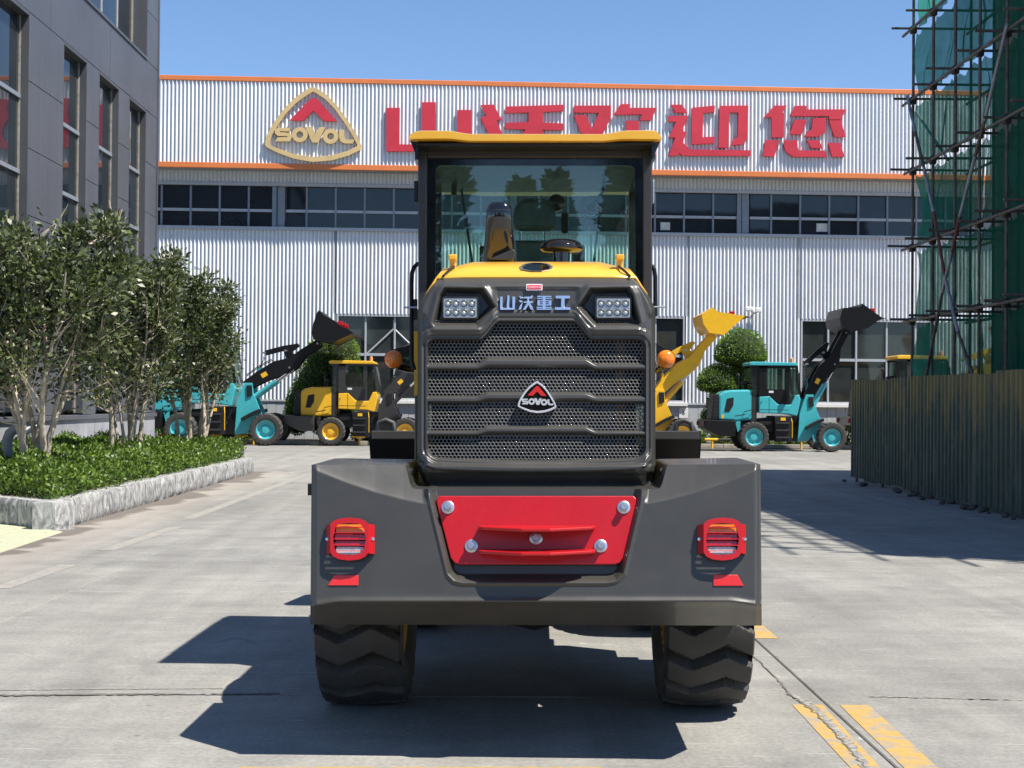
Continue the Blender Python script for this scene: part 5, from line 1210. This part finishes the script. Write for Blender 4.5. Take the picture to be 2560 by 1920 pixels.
# ---------------------------------------------------------------- chassis
MB().box(-.36, .36, .25, 2.3, .62, 1.05).obj('rear_chassis', 'black_paint', ML, bevel=.02)
MB().box(-.40, .40, 2.4, 3.9, .55, 1.05).obj('front_chassis', 'black_paint', ML, bevel=.02); MB().box(-.15, .15, 2.25, 2.45, .5, .95).obj('articulation', 'dark_metal', ML)
MB().box(-.52, .52, .30, 1.4, 1.0, 1.10).obj('hood_floor', 'black_paint', ML)
for sgn in (-1, 1):
    MB().box(*sorted((sgn * .52, sgn * .80)), 1.55, 2.55, .55, 1.12).obj('step_box', 'black_paint', ML, bevel=.02)
    for zz in (.35, .62): MB().box(*sorted((sgn * .80, sgn * .95)), 1.7, 2.3, zz, zz + .03).obj('step', 'dark_metal', ML)
    arc = [(VAX + .66 * math.cos(R(a_)), RR + .66 * math.sin(R(a_))) for a_ in range(35, 150, 14)]
    MB().prism([(sgn * .62, a_, b_) for a_, b_ in arc] + [(sgn * .62, a_, b_ + .02) for a_, b_ in arc[::-1]], [(sgn * .98, a_, b_) for a_, b_ in arc] + [(sgn * .98, a_, b_ + .02) for a_, b_ in arc[::-1]]).obj('fender', 'black_paint', ML)
    bb = M(1341 + sgn * 309, 1180, .25); MB().lathe([(.02, 0), (.02, .04)], bb, (sgn, 0, 0), 12).obj('hood_latch', 'black_plastic', ML)
c = M(777, 1221, .2); MB().box(c.x - .012, c.x + .01, .19, .22, c.z - .03, c.z + .02).obj('side_bolt', 'dark_metal', BP)
# ---------------------------------------------------------------- cab
VC, VR, VFr = 1.52, 1.30, 2.86
for x0, x1 in ((1045, 1067), (1608, 1630)): mprism(rect(x0, x1, 346, 1010), VC, VC + .07, 'cab_pillar', 'cab_paint', bevel=.006)
mprism(rect(1067.3, 1607.7, 348, 393), VC + .004, VC + .06, 'cab_header', 'cab_paint', bevel=.004)
glass_mat('cab_glass', (.80, .93, .88), .045, .02); pbr('frit', (.004, .004, .005), .06, coat=.3)
mprism(rect(1067.5, 1607.5, 393.5, 1000), VC + .036, VC + .042, 'rear_window', 'cab_glass')
fo = rect(1067.6, 1607.4, 393.6, 999)
o_p = rrect(1067.6, 1607.4, 393.6, 999, .5); i_p = rrect(1089, 1588, 414, 960, 16)
f1, f2 = mp(o_p, VC + .030), mp(i_p, VC + .030); MB().ring(f1, f2, [Vector((p.x, VC + .034, p.z)) for p in f1], [Vector((p.x, VC + .034, p.z)) for p in f2]).obj('window_border', 'frit', ML)
zs0, zs1 = 1.25, M(CX, 350, VC).z
uL, uR = M(1048, 500, VC).x, M(1627, 500, VC).x
for s_, u in ((-1, uL), (1, uR)):
    MB().box(u - .004, u + .004, VC + .08, VFr - .03, zs0 + .3, zs1 - .05).obj('side_window', 'cab_glass', ML)
    MB().box(u - .03, u + .03, VFr - .04, VFr + .04, zs0, zs1).obj('cab_pillar', 'cab_paint', ML, bevel=.01)
    MB().box(u - .03, u + .03, VC + .075, VFr - .045, zs1 - .09, zs1).obj('cab_header', 'cab_paint', ML)
    MB().box(u - .03, u + .03, VC + .075, VFr - .045, .98, zs0 + .3).obj('cab_side_panel', 'cab_paint', ML, bevel=.01)
    MB().box(u - .02, u + .02, 2.10, 2.15, zs0 + .3, zs1 - .09).obj('cab_pillar', 'cab_paint', ML)
MB().box(uL + .04, uR - .04, VFr - .004, VFr + .004, zs0, zs1 - .06).obj('windscreen', 'cab_glass', ML)
MB().box(uL + .04, uR - .04, VFr - .03, VFr + .03, zs1 - .058, zs1).obj('cab_header', 'cab_paint', ML); MB().box(uL + .04, uR - .04, VFr - .03, VFr + .03, .98, zs0 - .003).obj('cab_front_panel', 'cab_paint', ML)
MB().box(uL + .04, uR - .04, VC + .09, VFr - .04, 1.0, 1.06).obj('cab_floor', 'black_plastic', ML)
MB().box(uL + .035, uR - .035, VC + .08, VFr - .035, zs1 - .05, zs1 - .005).obj('cab_lining', 'black_plastic', ML)
# roof with raised ends
xs = np.array([1022, 1026, 1034, 1050, 1080, 1115, 1130, 1145, 1160, 1175, CX, 1507, 1522, 1537, 1552, 1567, 1602, 1632, 1644, 1650, 1654])
tp = np.interp(xs, [1022, 1026, 1034, 1050, 1125, 1170, 1512, 1557, 1632, 1644, 1650, 1654], [343, 334, 327, 323.5, 324, 332, 332.5, 323.5, 322.5, 326, 334, 343])
bt = np.interp(xs, [1022, 1034, 1050, 1125, 1170, 1512, 1557, 1644, 1654], [347, 349, 349, 348, 353.5, 353.5, 349, 350, 349])
rows = []
for v, sh in ((VR + .05, 3.5), (VR + .012, 1.4), (VR, .0)):
    pass
def rrow(v, shrink):
    P = [(x, t_ + shrink * (b_ - t_)) for x, t_, b_ in zip(xs, tp, bt)] + [(x, b_ - shrink * .5 * (b_ - t_)) for x, t_, b_ in zip(xs[::-1], tp[::-1], bt[::-1])]
    return P
r0 = [Vector((p.x, VR, p.z)) for p in mp(rrow(VR, .18), VR)]; r1 = [Vector((p.x, VR + .018, p.z)) for p in mp(rrow(VR, .05), VR)]; r2 = [Vector((p.x, VR + .05, p.z)) for p in mp(rrow(VR, 0), VR)]
r3 = [Vector((p.x * 1.0, 3.0, p.z)) for p in r2]; r4 = [Vector((p.x * .98, 3.1, p.z - .02)) for p in r2]
RF = MB().loft([r0, r1, r2, r3, r4]).obj('cab_roof', 'yellow_paint', ML, smooth=40)
for P in ([(1024, 349.5), (1046, 349.5), (1046, 402)], [(1629, 350), (1652, 350), (1629, 402)]): mprism(P, VR + .06, 2.95, 'roof_gusset', 'black_gloss')
zu = M(CX, 353.5, VR).z; MB().box(M(1046, 500, VC).x, M(1629, 500, VC).x, VR + .035, 2.98, zu - .012, zu - .002).obj('roof_underside', 'black_plastic', ML)
mprism(rect(1035, 1046, 828, 990), 1.9, 2.3, 'door_edge', 'yellow_paint')
mprism(rect(1035, 1045.5, 452, 506), VC + .02, VC + .06, 'door_hinge', 'black_plastic', bevel=.004)
mprism(rect(1631, 1636, 450, 507), VC + .02, VC + .05, 'door_hinge', 'steel_zinc', bevel=.003)
# handrails, marker stubs, turn lamps
MB().tube([M(x, y, 1.78) for x, y in ((1052, 658), (1042, 661), (1034, 670), (1030, 684), (1029, 710), (1029, 900), (1036, 925))], .0125, 10).obj('handrail', 'black_paint', ML, smooth=60)
MB().tube([M(x, y, 1.78) for x, y in ((1622, 662), (1631, 666), (1636, 676), (1638, 692), (1638, 790))], .0125, 10).obj('handrail', 'black_paint', ML, smooth=60)
MB().box(*sorted((M(1034, 770, 1.75).x, M(1043, 770, 1.75).x)), 1.74, 1.78, M(1040, 800, 1.75).z, M(1040, 748, 1.75).z).obj('handrail_clamp', 'black_plastic', ML)
for x0, x1, y0 in ((1010, 1044, 768.5), (1634, 1662, 767.5)): MB().tube([M(x0, y0, 1.6), M(x1, y0, 1.6)], .005, 8).obj('marker_rod', 'steel_zinc', ML)
for sgn, cxp in ((-1, 984), (1, 1665)):
    c = M(cxp, 898, 2.9); r0_ = (M(cxp + 23, 898, 2.9) - c).x
    LM = MB().lathe([(r0_, .02), (r0_, -.005), (r0_ * .94, -.022), (r0_ * .7, -.036), (r0_ * .35, -.043), (.001, -.045)], c, (0, 1, 0), 28, True).obj('turn_lamp', 'amber_lens', ML, smooth=50)
    inn = M(1341 - 296 if sgn < 0 else 1341 + 296, 893, 3.0); rows = []
    for u in np.linspace(0, 1, 7):
        cc = c.lerp(inn, u) + Vector((0, .07 + .05 * u, .0)); ra = r0_ * (1.0 + .55 * math.sin(u * 1.5)); rz = r0_ * (1.05 + .75 * math.sin(u * 1.3))
        rows.append([cc + Vector((0, math.cos(k * math.pi / 10) * ra * .8, math.sin(k * math.pi / 10) * rz)) for k in range(20)])
    hs = MB().loft(rows); hs.lathe([(r0_ * 1.06, .075), (r0_ * 1.06, -.002), (r0_ * 1.01, -.002), (r0_ * 1.01, .02)], c, (0, 1, 0), 28, False); hs.obj('lamp_housing', 'black_gloss', LM, smooth=50)
    pk = [c + Vector((sgn * r0_ * .9, 0, r0_ * .55)), c + Vector((0, 0, r0_ * 1.08)), Vector((inn.x, c.y, c.z + r0_ * 1.75)), Vector((inn.x, c.y, c.z + r0_ * .8)), c + Vector((-sgn * r0_ * 1.05, 0, r0_ * .2)), c + Vector((0, 0, r0_ * 1.02))]
    MB().prism(pk, [p + Vector((0, .16, 0)) for p in pk]).obj('lamp_hood', 'black_gloss', LM)
# exhaust stack, air cleaner on the hood
def ovalrow(cx, hwpx, py_, v, depth): 
    a_ = M(cx - hwpx, py_, v); b_ = M(cx + hwpx, py_, v); c_ = (a_ + b_) / 2; h_ = (b_ - a_).x / 2
    return [c_ + Vector((h_ * (abs(math.cos(t_)) ** .75) * math.copysign(1, math.cos(t_)), depth * (abs(math.sin(t_)) ** .75) * math.copysign(1, math.sin(t_)), 0)) for t_ in [k * math.pi / 14 for k in range(28)]]
VE = lambda y_: 1.03 + max(0, y_ - 548) / 120 * .10
ES = MB().loft([ovalrow(1250, 42, 668, VE(668), 0.07), ovalrow(1250, 41, 640, VE(640), 0.07), ovalrow(1249, 37, 590, VE(590), 0.065), ovalrow(1249, 34, 552, VE(552), 0.06), ovalrow(1249, 33, 530, VE(530), 0.058), ovalrow(1249, 29, 516, VE(516), 0.052), ovalrow(1249, 20, 508, VE(508), 0.04), ovalrow(1249, 7, 505, VE(505), 0.02)]).obj('exhaust_stack', 'stack_gloss', ML, smooth=50)
mprism([(1219, 649), (1284, 622), (1289, 630), (1284, 651)], .99, 1.04, 'exhaust_shield', 'cab_paint', ES, .006)
for y_ in (528, 548): MB().loft([ovalrow(1249, 34.2, y_, VE(y_), .0612), ovalrow(1249, 34.4, y_ + 1.6, VE(y_), .0614)]).obj('stack_band', 'cab_paint', ES)
c = M(1403, 640, 1.10); s_ = (M(1404, 640, 1.10) - M(1403, 640, 1.10)).x
AC = MB().lathe([(22 * s_, -.06), (22 * s_, .02)], c, n=28).obj('air_intake', 'black_gloss', ML, smooth=50)
zc = M(1403, 628, 1.10).z
MB().lathe([(20 * s_, -.004), (46 * s_, .0), (54 * s_, .012), (55 * s_, .022), (52 * s_, .030), (50 * s_, .034), (50.5 * s_, .040), (44 * s_, .052), (30 * s_, .062), (.001, .064)], Vector((c.x, c.y, zc - .005)), n=40).obj('intake_cap', 'black_gloss', AC, smooth=35)
# cab interior
MB().lathe([(.001, 0)], (0, 0, 0)) if False else None
def ibox(x0, x1, y0, y1, v0, v1, name, mat, bevel=.02, par=ML): return mprism(rrect(x0, x1, y0, y1, min(8, (x1 - x0) / 3)), v0, v1, name, mat, par, bevel)
ST = ibox(1262, 1422, 600, 760, 2.02, 2.14, 'seat', 'seat_cover', .03)
mprism([(1283, 520), (1300, 499), (1320, 495), (1358, 495), (1376, 500), (1388, 522), (1391, 560), (1386, 576), (1288, 576), (1281, 560)], 2.03, 2.12, 'headrest', 'seat_cover', ST, .03)
for x_ in (1302, 1359): MB().tube([M(x_, 574, 2.07), M(x_, 606, 2.07)], .007, 8).obj('headrest_rod', 'chrome', ST)
mprism(rrect(1262, 1422, 700, 900, 10), 2.15, 2.6, 'seat_cushion', 'seat_cover', ST, .03)
ibox(1198, 1216, 614, 700, 2.0, 2.5, 'armrest_console', 'black_plastic'); ibox(1434, 1463, 611, 700, 2.0, 2.5, 'armrest_console', 'black_plastic')
ibox(1403, 1421, 530, 582, 2.55, 2.6, 'display_unit', 'black_plastic', .01)
c = M(1391, 508, 2.6); MB().lathe([(.055, 0), (.05, -.02), (.02, -.03), (.001, -.03)], c, (.2, 1, .1), 20).obj('inner_mirror', 'black_gloss', ML, smooth=50)
c = M(1477, 520, 2.4); FN = MB()
for r_ in (.07, .055, .04): FN.tube([c + Vector((r_ * math.cos(k * math.pi / 10), 0, r_ * math.sin(k * math.pi / 10))) for k in range(21)], .003, 5, False)
for k in range(12): FN.tube([c, c + Vector((.07 * math.cos(k * math.pi / 6), 0, .07 * math.sin(k * math.pi / 6)))], .0015, 4)
FN = FN.obj('cab_fan', 'black_plastic', ML); MB().tube([c + Vector((0, .02, 0)), c + Vector((.07, .03, .1)), c + Vector((.1, .05, .35))], .01, 8).obj('fan_stem', 'black_plastic', FN); MB().lathe([(.025, -.01), (.025, .05)], c, (0, 1, 0), 14).obj('fan_motor', 'black_plastic', FN)
for a_, b_ in (((1150, 452), (1181, 660)), ((1497, 545), (1484, 660))): MB().tube([M(*a_, VFr + .03), M(*b_, VFr + .03)], .008, 6).obj('wiper_arm', 'black_plastic', ML)
c = M(1345, 640, 2.62); MB().tube([c + Vector((.17 * math.cos(k * math.pi / 14), .06 * math.sin(k * math.pi / 14), .1 * math.sin(k * math.pi / 14) - .12)) for k in range(29)], .013, 8, False).obj('steering_wheel', 'black_plastic', ML, smooth=60)
MB().tube([Vector((c.x, 2.75, 1.1)), Vector((c.x, 2.64, c.z - .13))], .035, 10).obj('steering_column', 'black_plastic', ML)
MB().box(c.x - .3, c.x + .3, 2.68, 2.82, 1.06, 1.62).obj('dashboard', 'black_plastic', ML, bevel=.03)
ibox(1128, 1140, 438, 487, 2.6, 2.7, 'cab_mirror', 'black_plastic', .01)
# ---------------------------------------------------------------- lifting arms and bucket in front
VB = 4.15
bl, brx = M(931, 1090, VB).x, M(1745, 1090, VB).x
for sgn in (-1, 1):
    P = [(3.0, 1.35), (3.15, 1.45), (3.9, 1.22), (4.35, .95), (4.35, .75), (4.2, .75), (3.7, 1.0), (3.0, 1.2)]
    MB().prism([(sgn * .34, a_, b_) for a_, b_ in P], [(sgn * .42, a_, b_) for a_, b_ in P]).obj('lift_arm', 'yellow_paint', ML, bevel=.01)
    MB().tube([(sgn * .38, 2.9, .9), (sgn * .38, 3.8, 1.05)], .05, 10).obj('lift_cylinder', 'black_paint', ML)
zt_ = M(CX, 1077, VB).z; zm_ = M(CX, 1098, VB).z
BKp = [(VB, zt_), (VB - .02, zm_), (VB + .10, zm_ - .22), (VB + .14, zm_ - .45), (VB + .30, zm_ - .68), (VB + .55, zm_ - .74), (VB + 1.05, zm_ - .70)]
bkt = MB(); inn_ = [(a_ + .025, b_ + (.025 if i > 2 else 0)) for i, (a_, b_) in enumerate(BKp)]
bkt.prism([(bl, a_, b_) for a_, b_ in BKp + inn_[::-1]], [(brx, a_, b_) for a_, b_ in BKp + inn_[::-1]])
BK_ = bkt.obj('bucket', 'black_paint', ML)
for x_ in (bl, brx): s2 = -1 if x_ < 0 else 1; MB().prism([(x_ + s2 * .001, a_, b_) for a_, b_ in BKp + [(VB + .55, zt_ - .15)]], [(x_ + s2 * .022, a_, b_) for a_, b_ in BKp + [(VB + .55, zt_ - .15)]]).obj('bucket_side', 'black_paint', BK_)
MB().box(bl, brx, VB - .05, VB + .02, zm_, zt_).obj('bucket_rim', 'grey_paint', BK_, bevel=.006)
for px_ in (965, 1710):
    c = M(px_, 1068, VB); MB().tube([c + Vector((-.06, 0, -.03)), c + Vector((-.05, 0, .03)), c + Vector((0, 0, .05)), c + Vector((.05, 0, .03)), c + Vector((.06, 0, -.03))], .02, 8).obj('lifting_eye', 'dark_metal', BK_, smooth=50)
